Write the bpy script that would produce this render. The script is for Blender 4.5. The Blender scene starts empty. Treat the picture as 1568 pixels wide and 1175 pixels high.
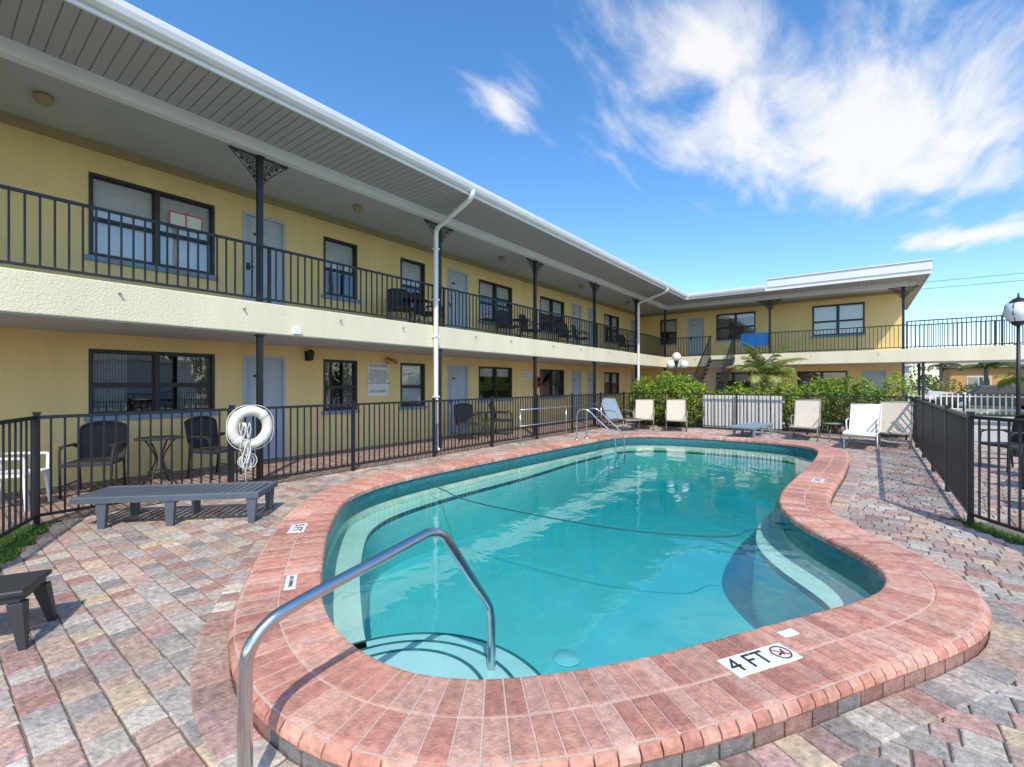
import bpy, bmesh, math, random
import numpy as np
from mathutils import Vector, Matrix, noise as mnoise
random.seed(7); rng=np.random.default_rng(7)
R=math.radians
scene=bpy.context.scene
col=scene.collection

# ------------------------------------------------------------ materials
def newmat(name):
    m=bpy.data.materials.new(name); m.use_nodes=True
    nt=m.node_tree; b=nt.nodes['Principled BSDF']
    return m,nt,b
def mat(name,c,rough=.6,metal=0,var=.12,vs=3.0,bump=0,bs=60,spec=.5,streak=False):
    m,nt,b=newmat(name)
    N=nt.nodes; L=nt.links
    b.inputs['Roughness'].default_value=rough; b.inputs['Metallic'].default_value=metal
    b.inputs['Specular IOR Level'].default_value=spec
    tc=N.new('ShaderNodeTexCoord')
    if var>0:
        n=N.new('ShaderNodeTexNoise'); n.inputs['Scale'].default_value=vs; n.inputs['Detail'].default_value=8; n.inputs['Roughness'].default_value=.65
        if streak:
            mp=N.new('ShaderNodeMapping'); mp.inputs['Scale'].default_value=(1,1,.15)
            L.new(tc.outputs['Object'],mp.inputs[0]); L.new(mp.outputs[0],n.inputs['Vector'])
        else: L.new(tc.outputs['Object'],n.inputs['Vector'])
        mr=N.new('ShaderNodeMapRange'); mr.inputs[1].default_value=.3; mr.inputs[2].default_value=.7
        mr.inputs[3].default_value=1-var; mr.inputs[4].default_value=1+var*.6
        L.new(n.outputs['Fac'],mr.inputs[0])
        mx=N.new('ShaderNodeVectorMath'); mx.operation='SCALE'; mx.inputs[0].default_value=c[:3]
        L.new(mr.outputs[0],mx.inputs['Scale']); L.new(mx.outputs[0],b.inputs['Base Color'])
    else: b.inputs['Base Color'].default_value=(*c,1)
    if bump>0:
        n2=N.new('ShaderNodeTexNoise'); n2.inputs['Scale'].default_value=bs; n2.inputs['Detail'].default_value=5
        L.new(tc.outputs['Object'],n2.inputs['Vector'])
        bp=N.new('ShaderNodeBump'); bp.inputs['Strength'].default_value=bump; bp.inputs['Distance'].default_value=.02
        L.new(n2.outputs['Fac'],bp.inputs['Height']); L.new(bp.outputs[0],b.inputs['Normal'])
    return m
def colmat(name,rough=.8,bump=.3,bs=90,var=.25,vs=40,trans=0,spec=.4):
    m,nt,b=newmat(name); N=nt.nodes; L=nt.links
    a=N.new('ShaderNodeAttribute'); a.attribute_name='Col'
    tc=N.new('ShaderNodeTexCoord'); n=N.new('ShaderNodeTexNoise'); n.inputs['Scale'].default_value=vs; n.inputs['Detail'].default_value=6
    L.new(tc.outputs['Object'],n.inputs['Vector'])
    mr=N.new('ShaderNodeMapRange'); mr.inputs[1].default_value=.3; mr.inputs[2].default_value=.7; mr.inputs[3].default_value=1-var; mr.inputs[4].default_value=1+var
    L.new(n.outputs['Fac'],mr.inputs[0])
    n3=N.new('ShaderNodeTexNoise'); n3.inputs['Scale'].default_value=.9; n3.inputs['Detail'].default_value=7
    L.new(tc.outputs['Object'],n3.inputs['Vector'])
    mr3=N.new('ShaderNodeMapRange'); mr3.inputs[1].default_value=.35; mr3.inputs[2].default_value=.65; mr3.inputs[3].default_value=.78; mr3.inputs[4].default_value=1.14
    L.new(n3.outputs['Fac'],mr3.inputs[0])
    mm=N.new('ShaderNodeMath'); mm.operation='MULTIPLY'; L.new(mr.outputs[0],mm.inputs[0]); L.new(mr3.outputs[0],mm.inputs[1])
    s=N.new('ShaderNodeVectorMath'); s.operation='SCALE'; L.new(a.outputs['Color'],s.inputs[0]); L.new(mm.outputs[0],s.inputs['Scale'])
    L.new(s.outputs[0],b.inputs['Base Color']); b.inputs['Roughness'].default_value=rough; b.inputs['Specular IOR Level'].default_value=spec
    if bump:
        n2=N.new('ShaderNodeTexNoise'); n2.inputs['Scale'].default_value=bs; n2.inputs['Detail'].default_value=5
        L.new(tc.outputs['Object'],n2.inputs['Vector'])
        bp=N.new('ShaderNodeBump'); bp.inputs['Strength'].default_value=bump; bp.inputs['Distance'].default_value=.01
        L.new(n2.outputs['Fac'],bp.inputs['Height']); L.new(bp.outputs[0],b.inputs['Normal'])
    if trans:
        t=N.new('ShaderNodeBsdfTranslucent'); L.new(s.outputs[0],t.inputs['Color'])
        mx=N.new('ShaderNodeMixShader'); mx.inputs[0].default_value=trans
        L.new(b.outputs[0],mx.inputs[1]); L.new(t.outputs[0],mx.inputs[2]); L.new(mx.outputs[0],N['Material Output'].inputs['Surface'])
    return m
M_yel=mat('stucco_yellow',(.88,.66,.295),.9,var=.10,vs=1.3,bump=.5,bs=45,streak=True)
M_cream=mat('stucco_cream',(.80,.73,.52),.9,var=.10,vs=1.5,bump=.5,bs=45,streak=True)
M_white=mat('white_paint',(.80,.80,.79),.5,var=.07,vs=1.5,streak=True)
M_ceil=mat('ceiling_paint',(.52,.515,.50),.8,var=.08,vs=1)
M_trim=mat('crown_trim',(.42,.31,.16),.8,var=.1)
M_black=mat('black_iron',(.018,.019,.022),.42,var=.2,vs=8)
M_frame=mat('bronze_window_frame',(.03,.027,.025),.4,var=.1)
M_door=mat('door_blue_paint',(.46,.53,.58),.5,var=.06,vs=2)
M_sill=mat('sill_blue_paint',(.22,.32,.42),.6)
M_blind=mat('blind_slats',(.85,.85,.83),.6,var=.05)
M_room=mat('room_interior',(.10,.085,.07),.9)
M_curt=mat('curtain',(.35,.32,.28),.9,var=.3,vs=6)
M_steel=mat('stainless_steel',(.62,.62,.62),.2,1,var=.05,vs=10)
M_resin=mat('grey_resin',(.10,.12,.145),.5,var=.12,vs=5,bump=.1,bs=120)
M_resind=mat('dark_resin',(.035,.037,.04),.5,var=.12,vs=5)
M_wick=mat('black_wicker',(.04,.039,.04),.55,var=.4,vs=60,bump=.8,bs=90)
M_wplas=mat('white_plastic',(.78,.78,.76),.4,var=.05)
M_screen=mat('screen_panel',(.78,.76,.70),.6,var=.15,vs=3,streak=True)
M_sling=mat('tan_sling',(.60,.53,.42),.8,var=.1,vs=10,bump=.2,bs=200)
M_slingw=mat('white_sling',(.78,.76,.72),.8,var=.06,vs=10,bump=.2,bs=200)
M_slingb=mat('blue_grey_sling',(.22,.29,.35),.8,var=.06,vs=10)
M_tframe=mat('taupe_frame',(.30,.27,.23),.5)
M_red=mat('red_paint',(.65,.05,.03),.5)
M_blue=mat('towel_blue',(.05,.25,.6),.9,bump=.3,bs=40)
M_ink=mat('black_ink',(.02,.02,.02),.6,var=0)
M_tile=mat('white_tile',(.80,.80,.77),.3,var=.12,vs=12)
M_lamp=mat('lamp_globe',(.85,.85,.83),.25,var=.02)
M_ring=mat('ring_foam',(.84,.81,.68),.6,var=.12,vs=9)
M_rope=mat('rope_white',(.75,.73,.66),.9,var=.2,vs=50)
M_dkrope=mat('rope_dark',(.02,.09,.11),.8)
M_orange=mat('far_orange_wall',(.75,.38,.15),.9)
M_farw=mat('far_white_wall',(.75,.73,.70),.9)
M_roofg=mat('far_roof',(.42,.38,.35),.9)
M_conc=mat('concrete',(.50,.47,.42),.9,var=.15,vs=2,bump=.2)
M_asph=mat('asphalt',(.055,.055,.057),.9,var=.2,vs=4,bump=.3,bs=80)
M_trunk=mat('palm_trunk',(.25,.19,.13),.95,var=.35,vs=12,bump=.8,bs=25)
M_leaf=colmat('foliage',.55,0,var=.15,vs=8,trans=.35)
M_paver=colmat('paver_stone',.85,.8,55,.32,28)
M_brick=colmat('coping_brick',.8,.6,65,.24,26)
M_car=mat('car_paint',(.06,.065,.075),.3,.3,var=0)
M_tyre=mat('tyre',(.02,.02,.02),.8)
M_mortar=mat('mortar',(.64,.47,.38),.95,var=.15,vs=8,bump=.4,bs=100)
M_sand=mat('joint_sand',(.20,.165,.13),.95,var=.25,vs=8,bump=.4,bs=100)
M_plaster=mat('pool_plaster',(.50,.77,.77),.7,var=.10,vs=2.0)
M_bench=mat('pool_bench_plaster',(.72,.79,.70),.7,var=.10,vs=4)
M_ttile=mat('waterline_tile',(.035,.17,.19),.25,var=.35,vs=14)
M_grassc=colmat('grass_blades',.7,0,var=.2,vs=8,trans=.3)
M_grassb=mat('grass_soil',(.06,.11,.03),.95,var=.3,vs=8)

def groove(name,axis,c,sc):
    m,nt,b=newmat(name); N=nt.nodes; L=nt.links
    tc=N.new('ShaderNodeTexCoord'); sp=N.new('ShaderNodeSeparateXYZ'); L.new(tc.outputs['Object'],sp.inputs[0])
    mu=N.new('ShaderNodeMath'); mu.operation='MULTIPLY'; mu.inputs[1].default_value=sc; L.new(sp.outputs[axis],mu.inputs[0])
    fr=N.new('ShaderNodeMath'); fr.operation='FRACT'; L.new(mu.outputs[0],fr.inputs[0])
    ra=N.new('ShaderNodeValToRGB'); e=ra.color_ramp.elements
    e[0].position=0; e[0].color=(.25,.25,.25,1); e[1].position=.13; e[1].color=(1,1,1,1)
    L.new(fr.outputs[0],ra.inputs[0])
    mx=N.new('ShaderNodeVectorMath'); mx.operation='MULTIPLY'; mx.inputs[1].default_value=c; L.new(ra.outputs[0],mx.inputs[0])
    L.new(mx.outputs[0],b.inputs['Base Color']); b.inputs['Roughness'].default_value=.6
    bp=N.new('ShaderNodeBump'); bp.inputs['Strength'].default_value=.6; bp.inputs['Distance'].default_value=.02
    L.new(ra.outputs[0],bp.inputs['Height']); L.new(bp.outputs[0],b.inputs['Normal'])
    return m
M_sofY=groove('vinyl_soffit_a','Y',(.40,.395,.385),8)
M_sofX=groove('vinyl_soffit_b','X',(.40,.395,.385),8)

def bricksheet(name,c1,c2,mo,sc,w,h):
    m,nt,b=newmat(name); N=nt.nodes; L=nt.links
    tc=N.new('ShaderNodeTexCoord'); t=N.new('ShaderNodeTexBrick')
    t.inputs['Color1'].default_value=(*c1,1); t.inputs['Color2'].default_value=(*c2,1); t.inputs['Mortar'].default_value=(*mo,1)
    t.inputs['Scale'].default_value=sc; t.inputs['Brick Width'].default_value=w; t.inputs['Row Height'].default_value=h
    t.inputs['Mortar Size'].default_value=.012
    L.new(tc.outputs['Object'],t.inputs['Vector'])
    n=N.new('ShaderNodeTexNoise'); n.inputs['Scale'].default_value=5; n.inputs['Detail'].default_value=6; L.new(tc.outputs['Object'],n.inputs['Vector'])
    mr=N.new('ShaderNodeMapRange'); mr.inputs[3].default_value=.6; mr.inputs[4].default_value=1.3; L.new(n.outputs['Fac'],mr.inputs[0])
    s=N.new('ShaderNodeVectorMath'); s.operation='SCALE'; L.new(t.outputs['Color'],s.inputs[0]); L.new(mr.outputs[0],s.inputs['Scale'])
    L.new(s.outputs[0],b.inputs['Base Color']); b.inputs['Roughness'].default_value=.85
    bp=N.new('ShaderNodeBump'); bp.invert=True; bp.inputs['Strength'].default_value=.5; bp.inputs['Distance'].default_value=.01
    L.new(t.outputs['Fac'],bp.inputs['Height']); L.new(bp.outputs[0],b.inputs['Normal'])
    return m
M_walk=bricksheet('walkway_brick',(.34,.19,.15),(.42,.33,.27),(.13,.11,.09),1,.21,.105)

def glassmat():
    m,nt,b=newmat('window_glass'); N=nt.nodes; L=nt.links; N.remove(b)
    t=N.new('ShaderNodeBsdfTransparent'); t.inputs[0].default_value=(.92,.94,.94,1)
    g=N.new('ShaderNodeBsdfGlossy'); g.inputs['Roughness'].default_value=.01; g.inputs[0].default_value=(.95,.97,1,1)
    f=N.new('ShaderNodeFresnel'); f.inputs[0].default_value=1.6
    tc=N.new('ShaderNodeTexCoord'); n=N.new('ShaderNodeTexNoise'); n.inputs['Scale'].default_value=1.5
    L.new(tc.outputs['Object'],n.inputs['Vector']); bp=N.new('ShaderNodeBump'); bp.inputs['Strength'].default_value=.05; bp.inputs['Distance'].default_value=.05
    L.new(n.outputs['Fac'],bp.inputs['Height']); L.new(bp.outputs[0],g.inputs['Normal'])
    x=N.new('ShaderNodeMixShader'); ad=N.new('ShaderNodeMath'); ad.operation='ADD'; ad.inputs[1].default_value=.08; L.new(f.outputs[0],ad.inputs[0])
    L.new(ad.outputs[0],x.inputs[0]); L.new(t.outputs[0],x.inputs[1]); L.new(g.outputs[0],x.inputs[2]); L.new(x.outputs[0],N['Material Output'].inputs['Surface'])
    return m
M_glass=glassmat()
def watermat():
    m,nt,b=newmat('pool_water'); N=nt.nodes; L=nt.links; N.remove(b)
    t=N.new('ShaderNodeBsdfTransparent'); t.inputs[0].default_value=(1,1,1,1)
    g=N.new('ShaderNodeBsdfGlossy'); g.inputs['Roughness'].default_value=.01; g.inputs[0].default_value=(1,1,1,1)
    f=N.new('ShaderNodeFresnel'); f.inputs[0].default_value=1.42
    tc=N.new('ShaderNodeTexCoord'); n=N.new('ShaderNodeTexNoise'); n.inputs['Scale'].default_value=1.9; n.inputs['Detail'].default_value=3; n.inputs['Distortion'].default_value=.8
    L.new(tc.outputs['Object'],n.inputs['Vector']); bp=N.new('ShaderNodeBump'); bp.inputs['Strength'].default_value=.22; bp.inputs['Distance'].default_value=.03
    L.new(n.outputs['Fac'],bp.inputs['Height']); L.new(bp.outputs[0],g.inputs['Normal']); L.new(bp.outputs[0],f.inputs['Normal'])
    x=N.new('ShaderNodeMixShader'); L.new(f.outputs[0],x.inputs[0]); L.new(t.outputs[0],x.inputs[1]); L.new(g.outputs[0],x.inputs[2])
    L.new(x.outputs[0],N['Material Output'].inputs['Surface'])
    v=N.new('ShaderNodeVolumeAbsorption'); v.inputs[0].default_value=(.04,.80,.83,1); v.inputs['Density'].default_value=.72
    L.new(v.outputs[0],N['Material Output'].inputs['Volume'])
    return m
M_water=watermat()

# ------------------------------------------------------------ mesh builder
class MB:
    def __init__(s): s.v=[];s.f=[];s.m=[];s.c=[];s.mats=[];s.M=None;s.sm=[]
    def mi(s,m):
        if m not in s.mats: s.mats.append(m)
        return s.mats.index(m)
    def add(s,vs,fs,m,c=None,smooth=False):
        o=len(s.v)
        if s.M is not None: vs=[tuple(s.M@Vector(p)) for p in vs]
        s.v+=[tuple(p) for p in vs]; i=s.mi(m)
        for f in fs:
            s.f.append(tuple(a+o for a in f)); s.m.append(i); s.c.append(c or (1,1,1)); s.sm.append(smooth)
    def box(s,x0,x1,y0,y1,z0,z1,m,c=None):
        x0,x1=min(x0,x1),max(x0,x1);y0,y1=min(y0,y1),max(y0,y1);z0,z1=min(z0,z1),max(z0,z1)
        v=[(x0,y0,z0),(x1,y0,z0),(x1,y1,z0),(x0,y1,z0),(x0,y0,z1),(x1,y0,z1),(x1,y1,z1),(x0,y1,z1)]
        s.add(v,[(0,3,2,1),(4,5,6,7),(0,1,5,4),(1,2,6,5),(2,3,7,6),(3,0,4,7)],m,c)
    def rbox(s,x0,x1,y0,y1,z0,z1,m,b=.01):
        v=[];
        for z,i in ((z0,0),(z1-b,0),(z1,b)):
            v+=[(x0+i,y0+i,z),(x1-i,y0+i,z),(x1-i,y1-i,z),(x0+i,y1-i,z)]
        fs=[(3,2,1,0),(8,9,10,11)]
        for k in (0,4):
            for j in range(4): fs.append((k+j,k+(j+1)%4,k+4+(j+1)%4,k+4+j))
        s.add(v,fs,m)
    def beam(s,p0,p1,w,h,m):
        p0=Vector(p0);p1=Vector(p1);d=(p1-p0);L=d.length
        if L<1e-6:return
        d/=L; up=Vector((0,0,1)) if abs(d.z)<.95 else Vector((0,1,0))
        r=d.cross(up).normalized(); u=r.cross(d)
        v=[]
        for p in (p0,p1):
            for a,b in ((-1,-1),(1,-1),(1,1),(-1,1)): v.append(p+r*a*w/2+u*b*h/2)
        s.add(v,[(3,2,1,0),(4,5,6,7),(0,1,5,4),(1,2,6,5),(2,3,7,6),(3,0,4,7)],m)
    def tube(s,pts,r,m,n=10,closed=False,r1=None):
        P=[Vector(p) for p in pts]; k=len(P); v=[];prev=None
        for i in range(k):
            if closed: t=(P[(i+1)%k]-P[i-1])
            else: t=P[min(i+1,k-1)]-P[max(i-1,0)]
            t.normalize()
            if prev is None:
                a=Vector((0,0,1)) if abs(t.z)<.9 else Vector((1,0,0)); u=t.cross(a).normalized()
            else: u=(prev-t*prev.dot(t)).normalized()
            prev=u; w=t.cross(u)
            rr=r if r1 is None else r+(r1-r)*i/(k-1)
            for j in range(n):
                an=2*math.pi*j/n; v.append(P[i]+(u*math.cos(an)+w*math.sin(an))*rr)
        fs=[]
        for i in range(k if closed else k-1):
            for j in range(n):
                a=i*n+j;b=i*n+(j+1)%n;c=((i+1)%k)*n+(j+1)%n;d=((i+1)%k)*n+j
                fs.append((a,b,c,d))
        if not closed: fs+= [tuple(range(n))[::-1],tuple(range((k-1)*n,k*n))]
        s.add(v,fs,m,smooth=True)
    def ring(s,c,r,t,m,ax='x',n=20,k=6,a0=0,a1=360):
        pts=[]
        full=(a1-a0)>=360
        for i in range(n+(0 if full else 1)):
            a=R(a0+(a1-a0)*i/n); p=(0,math.cos(a)*r,math.sin(a)*r) if ax=='x' else ((math.cos(a)*r,0,math.sin(a)*r) if ax=='y' else (math.cos(a)*r,math.sin(a)*r,0))
            pts.append(Vector(c)+Vector(p))
        s.tube(pts,t,m,k,closed=full)
    def lathe(s,c,prof,m,n=16):
        v=[];fs=[]
        for r,z in prof:
            for j in range(n): a=2*math.pi*j/n; v.append((c[0]+r*math.cos(a),c[1]+r*math.sin(a),c[2]+z))
        for i in range(len(prof)-1):
            for j in range(n): fs.append((i*n+j,i*n+(j+1)%n,(i+1)*n+(j+1)%n,(i+1)*n+j))
        s.add(v,fs,m,smooth=True)
    def make(s,name,parent=None,recalc=False,bevel=0):
        me=bpy.data.meshes.new(name); me.from_pydata(s.v,[],s.f)
        for m in s.mats: me.materials.append(m)
        me.polygons.foreach_set('material_index',s.m); me.polygons.foreach_set('use_smooth',s.sm)
        if any(c!=(1,1,1) for c in s.c):
            at=me.color_attributes.new('Col','FLOAT_COLOR','CORNER')
            lens=np.array([len(f) for f in s.f]); cc=np.array([(c[0],c[1],c[2],1) for c in s.c],dtype=np.float32)
            at.data.foreach_set('color',np.repeat(cc,lens,axis=0).ravel())
        me.update()
        if recalc:
            bm=bmesh.new(); bm.from_mesh(me); bmesh.ops.remove_doubles(bm,verts=bm.verts,dist=1e-5); bmesh.ops.recalc_face_normals(bm,faces=bm.faces); bm.to_mesh(me); bm.free()
        o=bpy.data.objects.new(name,me); col.objects.link(o)
        if parent: o.parent=parent
        if bevel:
            bv=o.modifiers.new('bevel','BEVEL'); bv.width=bevel; bv.segments=2; bv.limit_method='ANGLE'
        return o
def empty(name):
    e=bpy.data.objects.new(name,None); col.objects.link(e); e.empty_display_size=.2; return e
def text(body,loc,rot,size,m,parent,name,ax='CENTER'):
    c=bpy.data.curves.new(name,'FONT'); c.body=body; c.size=size; c.align_x=ax; c.align_y='CENTER'; c.extrude=.0008
    o=bpy.data.objects.new(name,c); col.objects.link(o); o.location=loc; o.rotation_euler=rot; c.materials.append(m); o.parent=parent; return o
def TR(x,y,z=0,rz=0): return Matrix.Translation((x,y,z))@Matrix.Rotation(R(rz),4,'Z')

# ------------------------------------------------------------ pool outline (metres)
ctrl=[(-.63,10.87),(-.65,9.04),(-.74,7.4),(-.76,6.5),(-.66,5.75),(-.368,5.11),(.05,4.56),(.18,4.13),(.08,3.72),(-.34,3.02),(-.81,2.25),(-1.22,1.72),(-1.55,1.45),(-2.0,1.36),(-2.6,1.5),(-3.2,1.84),(-4.11,2.46),(-4.95,3.25),(-5.27,4.4),(-5.25,6.76),(-5.12,9.3),(-5.0,10.9),(-4.5,11.75),(-3.5,12.15),(-2.4,12.25),(-1.3,12.1),(-.78,11.6)][::-1]
def catmull(P,k=24):
    n=len(P);out=[]
    for i in range(n):
        p0,p1,p2,p3=[np.array(P[(i+j)%n]) for j in (-1,0,1,2)]
        for t in np.arange(k)/k:
            out.append(.5*((2*p1)+(-p0+p2)*t+(2*p0-5*p1+4*p2-p3)*t*t+(-p0+3*p1-3*p2+p3)*t**3))
    return np.array(out)
def resample(C,n):
    D=np.vstack([C,C[:1]]); s=np.concatenate([[0],np.cumsum(np.linalg.norm(np.diff(D,axis=0),axis=1))])
    t=np.linspace(0,s[-1],n,endpoint=False); return np.stack([np.interp(t,s,D[:,0]),np.interp(t,s,D[:,1])],1),s[-1]
C=catmull(ctrl); C,_=resample(C,560)
for _ in range(30): C=.5*C+.25*(np.roll(C,1,0)+np.roll(C,-1,0))
C,per=resample(C,560)
def normals(C):
    t=np.roll(C,-1,0)-np.roll(C,1,0); t/=np.linalg.norm(t,axis=1)[:,None]; return np.stack([t[:,1],-t[:,0]],1)
Nn=normals(C)
area=.5*np.sum(C[:,0]*np.roll(C[:,1],-1)-np.roll(C[:,0],-1)*C[:,1])
if area<0: Nn=-Nn
for _ in range(6):
    Nn=.5*Nn+.25*(np.roll(Nn,1,0)+np.roll(Nn,-1,0)); Nn/=np.linalg.norm(Nn,axis=1)[:,None]
CW=.49; CT=.14; WZ=-.03
pool=empty('swimming_pool')
n=len(C)
def strip(mb,A,za,B,zb,m):
    v=[(A[i,0],A[i,1],za if np.isscalar(za) else za[i]) for i in range(n)]+[(B[i,0],B[i,1],zb if np.isscalar(zb) else zb[i]) for i in range(n)]
    mb.add(v,[(i,(i+1)%n,n+(i+1)%n,n+i) for i in range(n)],m,smooth=False)
def samp(s,off):
    i=(s%1)*n; a=int(i)%n; f=i-int(i); b=(a+1)%n
    p=C[a]*(1-f)+C[b]*f; q=Nn[a]*(1-f)+Nn[b]*f; return p+q*off
NB=int(per/.082)//2*2
mb=MB()
pal=[(.56,.265,.19),(.60,.305,.225),(.53,.24,.175),(.61,.34,.25),(.57,.29,.21),(.62,.36,.275),(.50,.225,.165)]
def rc(p,j=.08):
    c=random.choice(p); k=1+random.uniform(-j,j); return tuple(max(.01,x*k) for x in c)
for i in range(NB):
    g=.0035/per
    s0=i/NB+g; s1=(i+1)/NB-g
    for (o0,o1,kind) in ((.0,.235,0),(.245,CW,1)):
        if kind==0: prof=[(o0-.012,CT-.06),(o0-.014,CT-.02),(o0-.004,CT-.004),(o0+.012,CT),(o1-.004,CT),(o1,CT-.004)]
        else: prof=[(o0,CT-.004),(o0+.004,CT),(o1-.05,CT),(o1-.02,CT-.008),(o1,CT-.03),(o1+.004,CT-.052),(o1-.008,CT-.072)]
        dz=random.uniform(-.0012,.0012)
        sm0=s0+.0025/per; sm1=s1-.0025/per
        v=[]
        for ss,dd in ((s0,-.003),(sm0,0),(sm1,0),(s1,-.003)):
            for o,z in prof:
                p=samp(ss,o); v.append((p[0],p[1],z+dz+dd))
        k=len(prof); fs=[]
        for a in range(3):
            for b in range(k-1): fs.append((a*k+b,a*k+b+1,(a+1)*k+b+1,(a+1)*k+b))
        fs+=[tuple(range(k)),tuple(range(3*k,4*k))[::-1]]
        mb.add(v,fs,M_brick,rc(pal,.07))
    if i%2==0:
        s0=i/NB+g*1.5; s1=(i+2)/NB-g*1.5
        v=[]
        for ss in (s0,s1):
            for o,z in ((CW-.035,-.05),(CW-.012,-.05),(CW-.012,CT-.066),(CW-.035,CT-.066)):
                p=samp(ss,o); v.append((p[0],p[1],z))
        mb.add(v,[(0,1,2,3),(7,6,5,4),(1,5,6,2),(2,6,7,3)],M_brick,rc([(.30,.15,.12),(.24,.16,.14),(.22,.20,.19),(.34,.2,.16)]))
off=lambda o:C+Nn*(o[:,None] if not np.isscalar(o) else o)
strip(mb,off(.0),CT-.05,off(-.0),CT-.005,M_mortar)
strip(mb,off(.0),CT-.005,off(CW-.025),CT-.005,M_mortar)
strip(mb,off(CW-.025),CT-.005,off(CW-.025),-.05,M_mortar)
mb.make('coping',pool)
# basin
mb=MB()
strip(mb,off(.012),CT-.05,off(.012),-.14,M_ttile)
X=C[:,0];Y=C[:,1]
def sm(a,b,x): t=np.clip((x-a)/(b-a),0,1); return t*t*(3-2*t)
left=sm(-1.9,-2.8,X)*sm(9.5,6.5,Y); right=sm(-1.2,-.5,X)*sm(7.6,6.6,Y)*sm(3.0,3.6,Y)
bw=.09+.20*np.maximum(left,right)
fz=-.72-.045*C[:,1]
B1=off(-bw)
strip(mb,off(.012),-.14,off(.012),-.25,M_bench)
strip(mb,off(.012),-.25,B1,-.25,M_bench)
strip(mb,B1,-.25,B1,-.31,M_ttile)
strip(mb,B1,-.31,off(-bw-.05),fz,M_plaster)
B2=off(-bw-.05)
mb.add([(B2[i,0],B2[i,1],fz[i]) for i in range(n)],[tuple(range(n))],M_plaster)
cx,cy=-1.88,1.48
for r,z,zb in ((.48,-.13,-.2),(.68,-.19,-.26),(.88,-.25,-1.0)):
    v=[];q=56
    for i in range(q+1):
        a=R(-25+230*i/q); v+=[(cx+r*math.cos(a),cy+r*math.sin(a),z),(cx+r*math.cos(a),cy+r*math.sin(a),zb),(cx+(r-.022)*math.cos(a),cy+(r-.022)*math.sin(a),z+.004),(cx+r*math.cos(a),cy+r*math.sin(a),z+.004)]
    mb.add(v,[(4*i,4*i+4,4*i+5,4*i+1) for i in range(q)],M_plaster)
    mb.add([x for i,x in enumerate(v) if i%4>=2],[(2*i,2*i+1,2*i+3,2*i+2) for i in range(q)],M_ttile)
    mb.add([(x[0],x[1],z) for i,x in enumerate(v) if i%4==0],[tuple(range(q+1))],M_plaster)
mb.lathe((-2.0,3.4,-.862),[(0,.012),(.11,.012),(.12,0)],M_white,20)
mb.make('basin',pool)
mb=MB()
rp=catmull([(-5.22,5.05),(-4.6,4.55),(-3.82,4.36),(-2.37,4.42),(-1.68,4.58),(-1.06,4.9),(-.9,5.3),(-.74,5.72)],8)[:57]
mb.tube([(p[0],p[1],WZ+.002) for p in rp],.0075,M_dkrope,6)
mb.make('safety_rope')
mb=MB(); W=off(.02)
v=[(p[0],p[1],WZ) for p in W]+[(p[0],p[1],-2.2) for p in W]
mb.add(v,[tuple(range(n)),tuple(range(2*n-1,n-1,-1))]+[(i,n+i,n+(i+1)%n,(i+1)%n) for i in range(n)],M_water)
mb.make('water',None,recalc=True)

def nearest(x,y):
    return int(np.argmin((C[:,0]-x)**2+(C[:,1]-y)**2))
def marker(x,y,label,w,h,name='depth_marker',offs=.27,ts=.1,sym=False,ang=None):
    i=nearest(x,y); p=C[i]+Nn[i]*offs; e=empty(name)
    a=math.atan2(-Nn[i][1],-Nn[i][0])-math.pi/2 if ang is None else ang
    e.location=(p[0],p[1],CT+.002); e.rotation_euler=(0,0,a)
    m=MB(); m.box(-w/2,w/2,-h/2,h/2,-.004,.003,M_tile); m.make('tile',e)
    if label: text(label,(-(w*.16 if sym else 0),0,.0045),(0,0,0),ts,M_ink,e,'lettering')
    if sym:
        m=MB(); m.M=Matrix.Translation((w*.34,0,.004)); m.ring((0,0,0),.048,.0035,M_resind,'z',24,5)
        m.beam((-.033,.033,0),(.033,-.033,0),.007,.004,M_red)
        m.beam((-.03,-.015,-.001),(.02,.0,-.001),.010,.003,M_ink); m.beam((.0,-.02,-.001),(.022,.022,-.001),.008,.003,M_ink)
        m.make('no_diving_symbol',e)
    return e
marker(-.60,2.64,'4 FT',.42,.135,ts=.135,sym=True,offs=.215)
marker(-.42,2.93,'',.11,.05,offs=.10)
marker(-4.05,2.4,'5 FT',.26,.14,ts=.11)
marker(-3.0,1.75,'NO DIVING',.24,.07,ts=.035,offs=.18)
marker(-5.25,6.9,'5 FT',.28,.15,ts=.11)
marker(-2.85,12.2,'6 FT',.3,.15,ts=.12); marker(-2.3,12.2,'6 FT',.3,.15,ts=.12)
marker(-.7,7.7,'5 FT',.26,.14,ts=.1)

# ------------------------------------------------------------ ground with pool opening
def sheet_hole(name,outer,z,m,hole):
    bm=bmesh.new(); ed=[]
    for loop in (outer,hole):
        vs=[bm.verts.new((p[0],p[1],z)) for p in loop]
        for i in range(len(vs)): ed.append(bm.edges.new((vs[i],vs[(i+1)%len(vs)])))
    bmesh.ops.triangle_fill(bm,use_beauty=True,edges=ed)
    me=bpy.data.meshes.new(name); bm.to_mesh(me); bm.free(); me.materials.append(m)
    o=bpy.data.objects.new(name,me); col.objects.link(o); return o
H=off(.3)[::4]
g1=[(-1500,-1500),(1500,-1500),(1500,1500),(-1500,1500)]
M_ground=mat('ground_grass',(.12,.15,.05),.95,var=.35,vs=.6,bump=.4,bs=20)
sheet_hole('ground',g1,-.03,M_ground,H)
sheet_hole('patio_bed',[(-6.95,-3),(3,-3),(3,17),(-6.95,17)],-.010,M_sand,H)
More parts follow.
